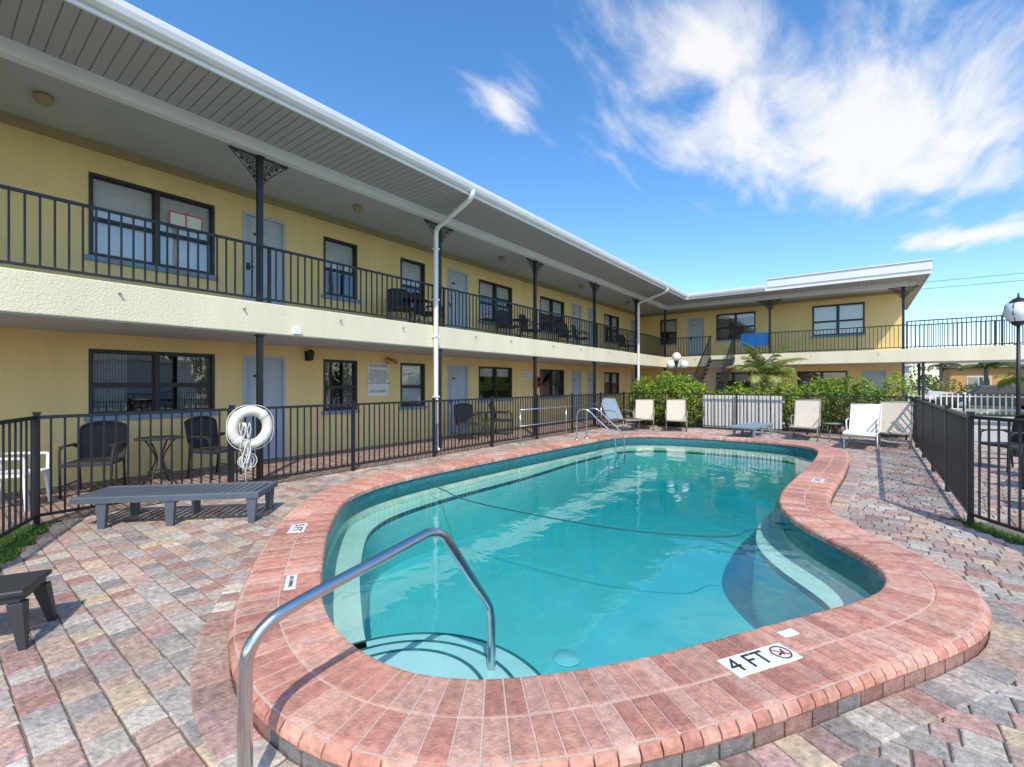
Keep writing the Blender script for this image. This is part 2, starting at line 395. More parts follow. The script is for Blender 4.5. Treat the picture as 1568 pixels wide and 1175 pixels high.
# ------------------------------------------------------------ pavers
OUT=off(CW)
def inside_dist(P):
    d=((P[:,None,:]-OUT[None,::3,:])**2).sum(2); j=d.argmin(1); q=OUT[::3][j]; nn=Nn[::3][j]
    return ((P-q)*nn).sum(1)*1.0, np.sqrt(d.min(1))
ppal=[(.41,.36,.31),(.45,.39,.34),(.50,.43,.35),(.36,.32,.29),(.43,.27,.22),(.40,.23,.185),(.50,.37,.28),(.53,.42,.28),(.43,.36,.31),(.47,.33,.26),(.31,.27,.245),(.52,.46,.38),(.46,.35,.28),(.38,.26,.215),(.44,.29,.25)]
rects=[]; y=-2.2; h=.138
while y<16.6:
    x=-6.95+random.uniform(-.1,0)
    while x<2.8:
        l=random.choice([.138,.138,.19,.19,.10]);
        rects.append((x,y,l,h)); x+=l
    y+=h
ctr=np.array([(r[0]+r[2]/2,r[1]+r[3]/2) for r in rects])
sd=np.concatenate([inside_dist(ctr[i:i+1500])[0] for i in range(0,len(ctr),1500)])
mb=MB()
def paver(mb,Q,c,z=0.0):
    Q=[Vector((q[0],q[1])) for q in Q]; cen=sum(Q,Vector((0,0)))/4
    v=[];
    dz=random.uniform(-.002,.002)+z; tx,ty=random.uniform(-.012,.012),random.uniform(-.012,.012)
    for ins,zz in ((.003,-.012),(.006,-.004),(.012,0)):
        for q in Q:
            d=q-cen; L=d.length; p=cen+d*(1-ins*1.3/L)
            v.append((p.x,p.y,zz+dz+tx*(p.x-cen.x)+ty*(p.y-cen.y)))
    fs=[(8,9,10,11)]
    for k in (0,4):
        for j in range(4): fs.append((k+j,k+(j+1)%4,k+4+(j+1)%4,k+4+j))
    mb.add(v,fs,M_paver,c)
BORD=.17
def grass_zone(x,y):
    if y<.93 and x<-5.0 and (y < .9-(x+6.85)*.36): return True
    if x>.62 and y<7.0 and ((x-.80)+(y-6.95)*.55)>-.02: return True
    return False
for r,d in zip(rects,sd):
    x,y,l,h=r; cxx,cyy=x+l/2,y+h/2
    if d<BORD-.095: continue
    if grass_zone(cxx,cyy): continue
    j=lambda:random.uniform(-.004,.004)
    Q=[(x+j(),y+j()),(x+l+j(),y+j()),(x+l+j(),y+h+j()),(x+j(),y+h+j())]
    paver(mb,Q,rc(ppal,.12))
k=int((per+3)/.15)
for i in range(k):
    s0=i/k; s1=(i+1)/k
    a=samp(s0,CW-.01);b=samp(s1,CW-.01);c=samp(s1,CW+BORD);d=samp(s0,CW+BORD)
    paver(mb,[d,c,b,a] if area>0 else [a,b,c,d],rc(ppal,.12),z=.0085)
mb.make('paver_patio')
mb=MB(); mb.box(-9.35,-6.95,-8,24,-.025,-.001,M_walk); mb.box(-6.95,1.2,16.95,24,-.025,-.002,M_walk); mb.make('walkway')

def grass(name,poly,nb,z0=-.004,hgt=.05):
    m=MB(); m.add([(p[0],p[1],z0) for p in poly],[tuple(range(len(poly)))],M_grassb)
    xs=[p[0] for p in poly];ys=[p[1] for p in poly]
    def ins(x,y):
        c=False
        for i in range(len(poly)):
            a=poly[i];b=poly[i-1]
            if (a[1]>y)!=(b[1]>y) and x<(b[0]-a[0])*(y-a[1])/(b[1]-a[1])+a[0]: c=not c
        return c
    k=0
    while k<nb:
        x=random.uniform(min(xs),max(xs));y=random.uniform(min(ys),max(ys))
        if not ins(x,y): k+=.2; continue
        a=random.uniform(0,6.28);w=.004;h=random.uniform(.4,1)*hgt; dx,dy=random.uniform(-.02,.02),random.uniform(-.02,.02)
        g=random.uniform(.6,1.3)
        m.add([(x-w*math.cos(a),y-w*math.sin(a),z0),(x+w*math.cos(a),y+w*math.sin(a),z0),(x+dx,y+dy,z0+h)],[(0,1,2)],M_grassc,(.10*g,.20*g,.03*g)); k+=1
    m.make(name)
grass('grass',[(-6.9,.92),(-7.05,.7),(-5.2,-.3),(-4.7,-.3),(-5.2,.28),(-6.2,.7)],5000)
grass('grass',[(.78,6.98),(1.0,6.98),(2.2,4.9),(1.9,4.9)],4500)

# ------------------------------------------------------------ fences and railings
def railrun(mb,p0,p1,z0,z1,sp=.115,bar=.018,posts=None,pw=.05,cap=True,top=.035,ptop=.04,midrail=None,zf=0):
    p0=Vector((*p0,0));p1=Vector((*p1,0));L=(p1-p0).length;d=(p1-p0)/L
    Z=lambda z:Vector((0,0,z))
    mb.beam(p0+Z(z1-top/2),p1+Z(z1-top/2),.04,top,M_black)
    mb.beam(p0+Z(z0+.015),p1+Z(z0+.015),.032,.03,M_black)
    if midrail: mb.beam(p0+Z(midrail),p1+Z(midrail),.03,.025,M_black)
    k=max(1,round(L/sp))
    for i in range(k+1):
        p=p0+d*L*i/k; b=bar/2
        mb.beam(p+Z(z0+.03),p+Z(z1-top),bar,bar,M_black)
    if posts:
        for t in posts:
            p=p0+d*t; w=pw/2
            mb.box(p.x-w,p.x+w,p.y-w,p.y+w,zf,z1+ptop-.02,M_black)
            if cap: mb.box(p.x-w-.006,p.x+w+.006,p.y-w-.006,p.y+w+.006,z1+ptop-.02,z1+ptop,M_black)
mb=MB()
FX=-6.9
railrun(mb,(FX,.78),(FX,15.9),.09,1.16,.108,.018,[0,1.88,3.78,5.65,7.5,9.4,11.3,13.2,15.1])
railrun(mb,(FX,.78),(-4.9,-.16),.09,1.16,.108,.018,[2.1])
mb.make('pool_fence')
mb=MB(); railrun(mb,(FX,15.9),(1.1,15.9),.09,1.16,.108,.018,[1.9,3.8,5.7,7.9]); mb.make('pool_fence')
mb=MB(); railrun(mb,(.95,6.84),(1.1,15.85),.09,1.16,.108,.018,[0,1.85,3.7,5.5,7.3]); railrun(mb,(.95,6.84),(2.25,4.6),.09,1.16,.108,.018,[2.58]); mb.make('pool_fence')

# ------------------------------------------------------------ motel building
bld=empty('motel_building')
WX=-9.3; SX=-7.36; SZ0,SZ1=2.28,2.76; EX=-6.06; CZ=5.2; WY=23.6; SY=21.9; EY=20.6; XE=1.35
class Wall:
    def __init__(s,kind): s.k=kind
    def b(s,mb,s0,s1,z0,z1,n0,n1,m):
        if s.k=='L': mb.box(WX+n0,WX+n1,s0,s1,z0,z1,m)
        else: mb.box(s0,s1,WY-n0,WY-n1,z0,z1,m)
    def q(s,mb,s0,s1,z0,z1,nn,m):
        if s.k=='L': v=[(WX+nn,s0,z0),(WX+nn,s1,z0),(WX+nn,s1,z1),(WX+nn,s0,z1)]
        else: v=[(s0,WY-nn,z0),(s1,WY-nn,z0),(s1,WY-nn,z1),(s0,WY-nn,z1)]
        mb.add(v,[(0,1,2,3)],m)
def build_wall(wl,mb,s0,s1,z0,z1,ops,m):
    ss=sorted(set([s0,s1]+[o[0] for o in ops]+[o[1] for o in ops])); zs=sorted(set([z0,z1]+[o[2] for o in ops]+[o[3] for o in ops]))
    for a,b in zip(ss[:-1],ss[1:]):
        for c,d in zip(zs[:-1],zs[1:]):
            ms,mz=(a+b)/2,(c+d)/2
            if any(o[0]<ms<o[1] and o[2]<mz<o[3] for o in ops): continue
            wl.q(mb,a,b,c,d,0,m)
    for o in ops:
        t=.14
        wl.b(mb,o[0]-.02,o[0],o[2],o[3],-t,-.001,m); wl.b(mb,o[1],o[1]+.02,o[2],o[3],-t,-.001,m)
        wl.b(mb,o[0],o[1],o[3],o[3]+.02,-t,-.001,m); wl.b(mb,o[0],o[1],o[2]-.02,o[2],-t,-.001,m)
def window(wl,o,parent,panes=2,blind=0.5,curtain=False):
    mb=MB(); s0,s1,z0,z1=o[:4]; f=.045
    n0,n1=-.10,.012
    wl.b(mb,s0,s0+f,z0,z1,n0,n1,M_frame); wl.b(mb,s1-f,s1,z0,z1,n0,n1,M_frame)
    wl.b(mb,s0+f,s1-f,z0,z0+f,n0,n1,M_frame); wl.b(mb,s0+f,s1-f,z1-f,z1,n0,n1,M_frame)
    w=(s1-s0)
    for i in range(1,panes): 
        c=s0+w*i/panes; wl.b(mb,c-.035,c+.035,z0+f,z1-f,n0,n1-.004,M_frame)
    zm=z0+(z1-z0)*.46
    for i in range(panes):
        a=s0+w*i/panes+(f if i==0 else .035); b=s0+w*(i+1)/panes-(f if i==panes-1 else .035)
        wl.b(mb,a,b,zm-.02,zm+.02,n0+.02,n1-.02,M_frame)
        for (za,zb,nn) in ((z0+f,zm-.02,-.05),(zm+.02,z1-f,-.07)):
            t=.018; wl.b(mb,a,a+t,za,zb,nn-.012,nn+.02,M_frame); wl.b(mb,b-t,b,za,zb,nn-.012,nn+.02,M_frame)
            wl.b(mb,a+t,b-t,za,za+t,nn-.012,nn+.02,M_frame); wl.b(mb,a+t,b-t,zb-t,zb,nn-.012,nn+.02,M_frame)
            wl.q(mb,a+t,b-t,za+t,zb-t,nn,M_glass)
    wl.b(mb,s0-.05,s1+.05,z0-.075,z0-.003,-.02,.05,M_sill)
    d=1.6; a,b=s0-.4,s1+.4; za,zb=z0-.6,z1+.2
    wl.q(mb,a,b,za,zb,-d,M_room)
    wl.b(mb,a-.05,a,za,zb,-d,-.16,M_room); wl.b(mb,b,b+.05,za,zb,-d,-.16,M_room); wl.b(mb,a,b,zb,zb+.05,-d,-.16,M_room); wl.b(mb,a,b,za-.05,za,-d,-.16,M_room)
    if blind>0:
        for i in range(panes):
            aa=s0+w*i/panes+.04; bb=s0+w*(i+1)/panes-.04
            bl=blind*random.uniform(.9,1.05) if blind<1 else 1
            z=z1-.05; zend=z1-(z1-z0)*min(bl,1)+.03
            wl.b(mb,aa,bb,z1-.06,z1-.01,-.130,-.100,M_blind)
            while z>zend:
                wl.b(mb,aa,bb,z-.035,z-.003,-.115,-.108,M_blind); z-=.036
    if curtain:
        k=14
        for sd2 in (0,1):
            for j in range(k):
                a=(s0 if sd2==0 else s1-.3*w)+.3*w*j/k
                wl.b(mb,a,a+.3*w/k*.7,z0+.02,z1-.02,-.22-.02*(j%2),-.20,M_curt)
    mb.make('window',parent)
def door(wl,o,parent):
    mb=MB(); s0,s1,z0,z1=o[:4]; f=.05
    wl.b(mb,s0,s0+f,z0,z1,-.10,.018,M_door); wl.b(mb,s1-f,s1,z0,z1,-.10,.018,M_door); wl.b(mb,s0+f,s1-f,z1-f,z1,-.10,.018,M_door)
    wl.b(mb,s0+f,s1-f,z0+.01,z1-f,-.09,-.05,M_door)
    a,b=s0+f,s1-f; w=b-a;h=z1-z0
    for (u0,u1) in ((.12,.46),(.54,.88)):
        for (v0,v1) in ((.07,.38),(.43,.78),(.82,.94)):
            A,B,Cc,D=a+w*u0,a+w*u1,z0+h*v0,z0+h*v1
            wl.b(mb,A,B,Cc,D,-.05,-.040,M_door)
            wl.b(mb,A+.03,B-.03,Cc+.03,D-.03,-.040,-.028,M_door)
    wl.b(mb,s0,s1,z0-.002,z0+.012,-.1,.03,M_steel)
    kx=a+.07
    wl.b(mb,kx-.03,kx+.03,z0+.92,z0+1.06,-.05,-.035,M_frame); wl.b(mb,kx-.02,kx+.1,z0+.97,z0+.995,-.02,.0,M_frame); wl.b(mb,kx-.012,kx+.012,z0+.97,z0+.995,-.035,-.02,M_frame)
    wl.b(mb,s0+.3*w,s0+.3*w+.12,z0+h*.80,z0+h*.80+.045,-.039,-.026,M_frame)
    mb.make('door',parent)
FL=SZ1+.004
Lw=Wall('L'); Bw=Wall('B')
winL=[(1.6,3.3,1.0,2.03),(5.41,6.25,.9,2.03),(7.51,8.33,.9,2.03),(10.52,12.2,1.0,2.03),(13.9,15.6,1.0,2.03),(19.2,20.8,1.0,2.03)]
winU=[(1.6,3.3,3.45,4.72),(5.41,6.25,3.45,4.72),(7.51,8.33,3.45,4.72),(10.52,12.2,3.45,4.72),(13.9,15.6,3.45,4.72),(19.2,20.8,3.45,4.72)]
dL=[(3.77,4.58,.0,2.03),(9.18,10.03,.0,2.03),(16.2,17.0,.0,2.03),(17.6,18.4,0,2.03),(22.3,23.1,.0,2.03),(-1.6,-.8,0,2.03)]
dU=[(a,b,FL,4.78) for a,b,_,_ in dL]
mb=MB()
build_wall(Lw,mb,-8,WY,0,CZ+.05,winL+winU+dL+dU,M_yel)
wBU=[(-8.24,-7.4,3.55,4.80),(-5.5,-3.8,3.6,4.85),(-1.6,.2,3.55,4.85)]
wBL=[(-5.5,-4.0,1.0,2.03),(-2.15,-.37,1.0,2.03)]
dB=[(-6.85,-6.05,FL,4.78),(.1,.9,0,2.03),(-7.2,-6.4,0,2.03)]
build_wall(Bw,mb,WX,XE,0,CZ+.05,wBU+wBL+dB,M_yel)
mb.add([(XE,WY,0),(XE,30,0),(XE,30,5.25),(XE,WY,5.25)],[(0,1,2,3)],M_yel)
mb.add([(-14,-8,0),(-14,30,0),(-14,30,5.25),(-14,-8,5.25)],[(0,1,2,3)],M_yel)
mb.add([(-14,30,0),(XE,30,0),(XE,30,5.25),(-14,30,5.25)],[(0,1,2,3)],M_yel)
mb.add([(-14,-8,0),(WX,-8,0),(WX,-8,5.25),(-14,-8,5.25)],[(0,1,2,3)],M_yel)
mb.make('walls',bld)
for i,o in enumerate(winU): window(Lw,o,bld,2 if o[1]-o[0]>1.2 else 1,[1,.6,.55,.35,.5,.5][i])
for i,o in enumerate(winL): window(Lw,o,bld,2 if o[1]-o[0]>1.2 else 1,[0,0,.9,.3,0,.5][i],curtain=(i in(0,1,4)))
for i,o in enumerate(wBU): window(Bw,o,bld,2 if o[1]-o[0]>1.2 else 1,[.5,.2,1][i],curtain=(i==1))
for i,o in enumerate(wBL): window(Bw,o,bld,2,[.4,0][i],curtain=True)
for o in dL+dU: door(Lw,o,bld)
for o in dB: door(Bw,o,bld)
mb=MB()
mb.box(WX-.1,SX,-8,WY+.1,SZ0,SZ1,M_cream)
mb.box(SX,9.5,SY,WY+.1,SZ0,SZ1,M_cream)
mb.make('balcony_slab',bld,bevel=.015)
mb=MB()
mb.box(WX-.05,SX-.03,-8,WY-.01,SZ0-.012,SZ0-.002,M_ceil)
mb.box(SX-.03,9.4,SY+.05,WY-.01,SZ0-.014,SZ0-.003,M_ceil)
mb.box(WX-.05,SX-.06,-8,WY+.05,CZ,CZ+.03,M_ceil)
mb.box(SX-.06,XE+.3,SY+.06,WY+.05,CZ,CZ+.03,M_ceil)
mb.box(SX-.06,SX+.07,-8,SY-.06,CZ-.15,CZ+.06,M_white)
mb.box(SX-.06,XE+.1,SY-.06,SY+.07,CZ-.15,CZ+.06,M_white)
mb.box(WX-.02,WX+.03,-8,WY,CZ-.14,CZ-.002,M_trim)
mb.box(WX+.03,XE,WY-.03,WY+.02,CZ-.14,CZ-.003,M_trim)
mb.make('ceiling_and_beams',bld)
mb=MB()
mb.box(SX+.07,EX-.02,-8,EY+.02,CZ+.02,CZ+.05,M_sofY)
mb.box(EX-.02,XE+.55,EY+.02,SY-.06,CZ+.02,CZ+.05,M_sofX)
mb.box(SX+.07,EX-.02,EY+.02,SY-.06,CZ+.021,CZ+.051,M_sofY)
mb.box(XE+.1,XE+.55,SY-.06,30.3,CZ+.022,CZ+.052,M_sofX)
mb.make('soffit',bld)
mb=MB()
v=[(EX-.05,-8.4,CZ+.20),(EX-.05,30.4,CZ+.20),(-10.2,30.4,CZ+.75),(-10.2,-8.4,CZ+.75),(-14.5,-8.4,CZ+.2),(-14.5,30.4,CZ+.2)]
mb.add(v,[(0,1,2,3),(3,2,5,4)],M_farw)
mb.box(EX-.02,EX+.012,-8.4,EY-.015,CZ-.02,CZ+.2,M_white)
mb.box(EX+.012,XE+.58,EY-.015,EY+.02,CZ-.02,CZ+.2,M_white)
gp=[(.012,.02),(.05,.0),(.10,.03),(.125,.09),(.135,.15),(.125,.155),(.115,.15),(.105,.1),(.03,.05)]
vv=[]
for yy in (-8.4,EY-.10):
    for a,b in gp: vv.append((EX+a,yy,CZ+.03+b))
k=len(gp); mb.add(vv,[(j,(j+1)%k,k+(j+1)%k,k+j) for j in range(k)]+[tuple(range(k)),tuple(range(k,2*k))[::-1]],M_white)
for yy in np.arange(-8,20,.6): mb.box(EX+.012,EX+.12,yy,yy+.02,CZ+.165,CZ+.18,M_white)
vv=[]
for xx in (EX+.14,-2.95):
    for a,b in gp: vv.append((xx,EY-.015-a,CZ+.03+b))
mb.add(vv,[(j,(j+1)%k,k+(j+1)%k,k+j) for j in range(k)]+[tuple(range(k)),tuple(range(k,2*k))[::-1]],M_white)
mb.box(EX,-2.9,EY,30.35,CZ+.18,CZ+.24,M_farw)
mb.box(-2.9,XE+.6,EY-.05,30.4,CZ+.12,CZ+.42,M_white)
mb.box(-2.95,XE+.64,EY-.09,30.44,CZ+.42,CZ+.455,M_white)
mb.box(XE+.55,XE+.585,EY-.012,30.35,CZ-.02,CZ+.12,M_white)
mb.make('roof',bld,bevel=.006)
def column(mb,x,y,z0,z1,ax='y',br=True):
    w=.038
    mb.box(x-w,x+w,y-w,y+w,z0,z1,M_black); mb.box(x-.07,x+.07,y-.07,y+.07,z0,z0+.02,M_black)
    mb.box(x-.055,x+.055,y-.055,y+.055,z1-.03,z1-.002,M_black)
    if br:
        A='x' if ax=='y' else 'y'
        for s in (1,-1):
            def P(a,b): return (x,y+s*a,z1+b) if ax=='y' else (x+s*a,y,z1+b)
            mb.beam(P(.04,-.012),P(.44,-.012),.02,.014,M_black)
            mb.beam(P(.045,-.01),P(.045,-.42),.014,.014,M_black)
            cur=[P(.44-.39*math.cos(t)*.86,-.42+.40*math.sin(t)) if False else P(.05+.39*t,-.42+.40*(t**.8)) for t in np.linspace(0,1,12)]
            mb.tube(cur,.008,M_black,5)
            for (a,b,r) in ((.10,-.07,.048),(.19,-.06,.042),(.275,-.05,.034),(.345,-.038,.024),(.10,-.165,.044),(.185,-.145,.034),(.082,-.255,.032),(.07,-.325,.022),(.255,-.115,.022),(.145,-.225,.022),(.395,-.028,.014)):
                c=P(a,b); mb.ring(c,r,.0065,M_black,A,14,4)
                mb.ring(c,r*.45,.0055,M_black,A,8,4)
                mb.beam((c[0],c[1],c[2]-r),(c[0],c[1],c[2]+r),.006,.006,M_black)
mb=MB()
ys=[-.5,3.27,7.1,10.88,14.6,18.4]
for y in ys:
    column(mb,SX-.09,y,SZ1,CZ-.152,'y'); column(mb,SX-.09,y,0,SZ0-.015,'y',False)
for x in (SX-.09,-3.0,1.3):
    column(mb,x,SY+.09,SZ1,CZ-.152,'x',x>-7); column(mb,x,SY+.09,0,SZ0-.015,'x',False)
for x in (1.85,5.5,9.2): column(mb,x,SY+.12,0,SZ0-.015,'x',False); column(mb,x,WY-.1,0,SZ0-.015,'x',False)
mb.make('columns',bld)
mb=MB()
railrun(mb,(SX-.05,-8),(SX-.05,SY+.05),SZ1+.05,3.66,.12,.02,[4.5+.0,8,11.4,15.2,18.9,22.7,26.5],pw=.04,zf=SZ1,cap=False,ptop=.0)
railrun(mb,(SX-.05,SY+.05),(-5.35,SY+.05),SZ1+.05,3.66,.12,.02,None)
railrun(mb,(-4.35,SY+.05),(1.4,SY+.05),SZ1+.05,3.66,.12,.02,[0,1.35,4.3],pw=.04,zf=SZ1,cap=False,ptop=0)
railrun(mb,(1.4,SY+.05),(9.4,SY+.05),SZ1+.05,3.78,.12,.02,[0,2.4,4.8,7.2],pw=.05,zf=SZ1,cap=False,ptop=0)
railrun(mb,(1.5,WY-.05),(9.4,WY-.05),SZ1+.05,3.78,.12,.02,[0,2.4,4.8,7.2],pw=.05,zf=SZ1,cap=False,ptop=0)
mb.make('balcony_railing',bld)
mb=MB()
ns=15
for i in range(ns):
    z=SZ1-(i+1)*SZ1/(ns+0); yy=SY-.02-i*.27
    mb.box(-5.3,-4.4,yy-.30,yy,z-.05,z,M_resin)
for x in (-5.34,-4.36):
    mb.beam((x,SY,SZ1-.15),(x,SY-ns*.27,-.05+.0),.05,.22,M_black)
    mb.beam((x,SY,SZ1+.9),(x,SY-ns*.27+.1,.85),.04,.04,M_black)
    for i in range(ns*2):
        t=i/(ns*2); yy=SY-t*ns*.27; zz=SZ1*(1-t)
        mb.beam((x,yy,zz),(x,yy,zz+.87-.0*t),.018,.018,M_black)
mb.make('staircase',bld)
mb=MB()
for (ye,yc) in ((6.6,6.85),(17.95,18.25)):
    xo=EX+.06; xc=SX+.07
    mb.tube([(xo,ye,CZ+.10),(xo,ye,CZ+.0),(xo-.04,ye,CZ-.06),(xo-.12,ye+.02,CZ-.10),(xc+.1,yc-.02,CZ-.33),(xc+.02,yc,CZ-.38),(xc,yc,CZ-.48),(xc,yc,2.0),(xc,yc,.16),(xc+.03,yc,.07),(xc+.14,yc,.05)],.052,M_white,10)
    for z in (4.4,3.3,2.5,1.2): mb.box(xc-.06,xc+.058,yc-.058,yc+.058,z,z+.03,M_white)
mb.make('downspouts',bld)
mb=MB()
for y in (-.2,1.55,3.0,4.6,6.0,8.2,9.6,11.7,13.4,15.6,17.3,19.4):
    mb.tube([(SX-.02,y,SZ1-.13),(SX+.05,y,SZ1-.135)],.014,M_trim,8)
for x in (-6,-3.8,-1.5,.6): mb.tube([(x,SY+.02,SZ1-.13),(x,SY-.05,SZ1-.135)],.014,M_trim,8)
mb.box(SX,SX+.06,3.75,3.86,SZ0+.03,SZ0+.13,M_white)
for y in (1.0,5.6,10.4,15.2,19.5):
    mb.lathe((-8.3,y,CZ-.13),[(0,0),(.05,.005),(.085,.03),(.1,.08),(.1,.10),(.07,.105),(.07,.13)],M_trim,14)
mb.make('fixtures',bld)

# ------------------------------------------------------------ wall items
def wall_lantern(y,z):
    m=MB(); m.box(WX,WX+.03,y-.06,y+.06,z-.1,z+.1,M_frame); m.box(WX+.03,WX+.12,y-.015,y+.015,z+.05,z+.08,M_frame)
    m.lathe((WX+.13,y,z-.1),[(0.02,0),(.06,.02),(.07,.16),(.085,.17),(.03,.23),(0,.24)],M_frame,8); m.make('wall_lantern')
wall_lantern(5.05,2.08)
def twinflood(y,z):
    m=MB(); m.box(WX,WX+.05,y-.05,y+.05,z-.05,z+.05,M_trim)
    for s in(-1,1): m.tube([(WX+.05,y+s*.03,z),(WX+.12,y+s*.09,z-.03),(WX+.2,y+s*.12,z-.07)],.03,M_trim,10,r1=.06)
    m.make('flood_light')
twinflood(7.1,2.1)
sg=empty('pool_rules_sign'); 
m=MB(); m.box(WX+.004,WX+.018,6.53,7.13,1.20,2.0,M_wplas); m.make('board',sg,bevel=.004)
rot=(R(90),0,R(90))
text('POOL RULES',(WX+.020,6.83,1.93),rot,.092,M_ink,sg,'title')
text('1. NO DIVING  2. NO GLASS\n3. NO PETS IN POOL AREA\n4. SHOWER BEFORE ENTERING\n5. NO LIFEGUARD ON DUTY\n6. CHILDREN UNDER 12 WITH\nADULT   7. NO RUNNING\n8. BATHING LOAD 24\n9. POOL HOURS DAWN TO DUSK',(WX+.020,6.83,1.66),rot,.044,M_ink,sg,'rules')
text('NO DIVING',(WX+.020,6.83,1.31),rot,.09,M_ink,sg,'warning')
sg=empty('notice_sign'); m=MB(); m.box(WX+.004,WX+.015,12.75,13.35,1.65,1.9,M_wplas); m.make('board',sg); text('NO SMOKING',(WX+.017,13.05,1.82),rot,.07,M_red,sg,'title'); text('TOWELS REQUIRED',(WX+.017,13.05,1.72),rot,.05,M_ink,sg,'sub')
sg=empty('fire_extinguisher_box'); m=MB(); m.rbox(WX,WX+.18,13.45,13.7,1.35,1.75,M_red); m.box(WX+.18,WX+.184,13.48,13.67,1.4,1.7,M_glass); m.make('cabinet',sg)
sg=empty('window_notice'); m=MB(); m.box(WX-.04,WX-.032,2.62,3.12,4.18,4.45,M_wplas)
for a in ((2.62,3.12,4.43,4.45),(2.62,3.12,4.18,4.20),(2.62,2.64,4.2,4.43),(3.10,3.12,4.2,4.43),(2.86,2.88,4.2,4.43)): m.box(WX-.031,WX-.028,*a,M_red)
m.make('frame',sg)

# ------------------------------------------------------------ life ring
lr=empty('life_ring'); m=MB(); cz=.88; cyv=2.87; xx=FX+.07
m.ring((xx,cyv,cz),.235,.07,M_ring,'x',40,14)
for a in (45,135,225,315):
    m.ring((xx,cyv,cz),.235,.074,M_wplas,'x',5,14,a-7,a+7)
m.make('ring',lr)
m=MB(); pts=[]
for i in range(33):
    a=2*math.pi*i/32; r=.31+.025*abs(math.sin(2*a)); pts.append((xx+.02,cyv+r*math.cos(a),cz+r*math.sin(a)))
m.tube(pts,.006,M_rope,6)
for k2 in range(8):
    y0=cyv-.12+random.uniform(-.05,.07); pts=[]
    le=random.uniform(.3,.62)
    for i in range(14):
        t=i/13; pts.append((xx+.08+.02*math.sin(k2+t*5),y0+.04*math.sin(t*7+k2)+.03*t,cz+.08-le*t*1.35))
    m.tube(pts,.006,M_rope,6)
for k2 in range(3): m.ring((xx+.06,cyv-.1+.03*k2,.42),.085+.01*k2,.006,M_rope,'x',20,6)
m.make('rope',lr)

# ------------------------------------------------------------ handrails
def crom(pts,k=8):
    P=[np.array(p,float) for p in pts]; P=[2*P[0]-P[1]]+P+[2*P[-1]-P[-2]]; out=[]
    for i in range(1,len(P)-2):
        p0,p1,p2,p3=P[i-1:i+3]
        for t in np.arange(k)/k: out.append(tuple(.5*((2*p1)+(-p0+p2)*t+(2*p0-5*p1+4*p2-p3)*t*t+(-p0+3*p1-3*p2+p3)*t**3)))
    out.append(tuple(P[-2])); return out
hr=empty('pool_handrail'); m=MB(); hx=-1.73
m.tube(crom([(hx,.71,0),(hx,.71,.2),(hx,.71,.45),(hx,.725,.55),(hx,.78,.61),(hx,.88,.645),(hx,1.2,.692),(hx,1.5,.735),(hx,1.58,.742),(hx,1.65,.72),(hx,1.72,.655),(hx,1.90,.40),(hx,2.03,.22),(hx,2.06,.15),(hx,2.07,.05),(hx,2.07,-.25)],6),.0245,M_steel,16)
m.lathe((hx,.71,.002),[(.07,0),(.068,.012),(.03,.02),(.028,.03)],M_steel,20)
m.make('rail',hr)
hr=empty('pool_handrail'); m=MB()
for dy in (0,.5):
    m.tube(crom([(-5.45,9.75+dy,0),(-5.45,9.75+dy,.6),(-5.42,9.77+dy,.82),(-5.3,9.8+dy,.88),(-5.15,9.85+dy,.82),(-4.95,9.95+dy,.6),(-4.7,10.05+dy,.35),(-4.6,10.1+dy,.1),(-4.6,10.1+dy,-.5)],5),.017,M_steel,10)
    m.lathe((-5.45,9.75+dy,CT),[(.06,0),(.055,.012),(.025,.02)],M_steel,14)
m.make('rails',hr)
m=MB()
for y in (9.0,11.2,13.4): m.tube([(-6.6,y,0),(-6.6,y,.85)],.014,M_steel,10)
m.tube([(-6.6,9,.85),(-6.6,13.4,.85)],.015,M_steel,10); m.tube([(-6.6,9,.45),(-6.6,13.4,.45)],.012,M_steel,10); m.make('access_railing')

# ------------------------------------------------------------ furniture
def resin_lounger(x,y,rz,mat_,L=1.92,W=.62,H=.33):
    e=empty('sun_lounger'); m=MB(); m.M=TR(x,y,0,rz)
    k=22
    m.rbox(-L/2,L/2,-W/2,-W/2+.055,H-.065,H,mat_); m.rbox(-L/2,L/2,W/2-.055,W/2,H-.065,H,mat_)
    m.rbox(-L/2,-L/2+.06,-W/2+.055,W/2-.055,H-.06,H-.002,mat_); m.rbox(L/2-.06,L/2,-W/2+.055,W/2-.055,H-.06,H-.002,mat_)
    for i in range(k):
        a=-L/2+.07+(L-.14)*i/k; m.rbox(a,a+(L-.14)/k-.012,-W/2+.05,W/2-.05,H-.03,H-.006,mat_,.004)
    for t in (-L/2+.28,0.02,L/2-.08):
        for s in (-1,1):
            yy=s*(W/2-.035); 
            v=[];w0,w1=.05,.032
            for z,w in ((0,w1),(H-.065,w0)):
                v+=[(t-w,yy-.022,z),(t+w,yy-.022,z),(t+w,yy+.022,z),(t-w,yy+.022,z)]
            m.add(v,[(3,2,1,0),(4,5,6,7)]+[(j,(j+1)%4,4+(j+1)%4,4+j) for j in range(4)],mat_)
        m.box(t-.015,t+.015,-W/2+.06,W/2-.06,H-.11,H-.065,mat_)
    m.make('frame',e); return e
resin_lounger(-5.98,1.80,46,M_resin,L=1.80,W=.58)
e=empty('side_table'); m=MB(); m.M=TR(-3.99,.30,0,62.6); H=.33;W=.17
m.rbox(-.45,W,-W,W,H-.03,H,M_resind,.008); m.rbox(-.43,W-.02,-W+.02,W-.02,H-.075,H-.03,M_resind,.005)
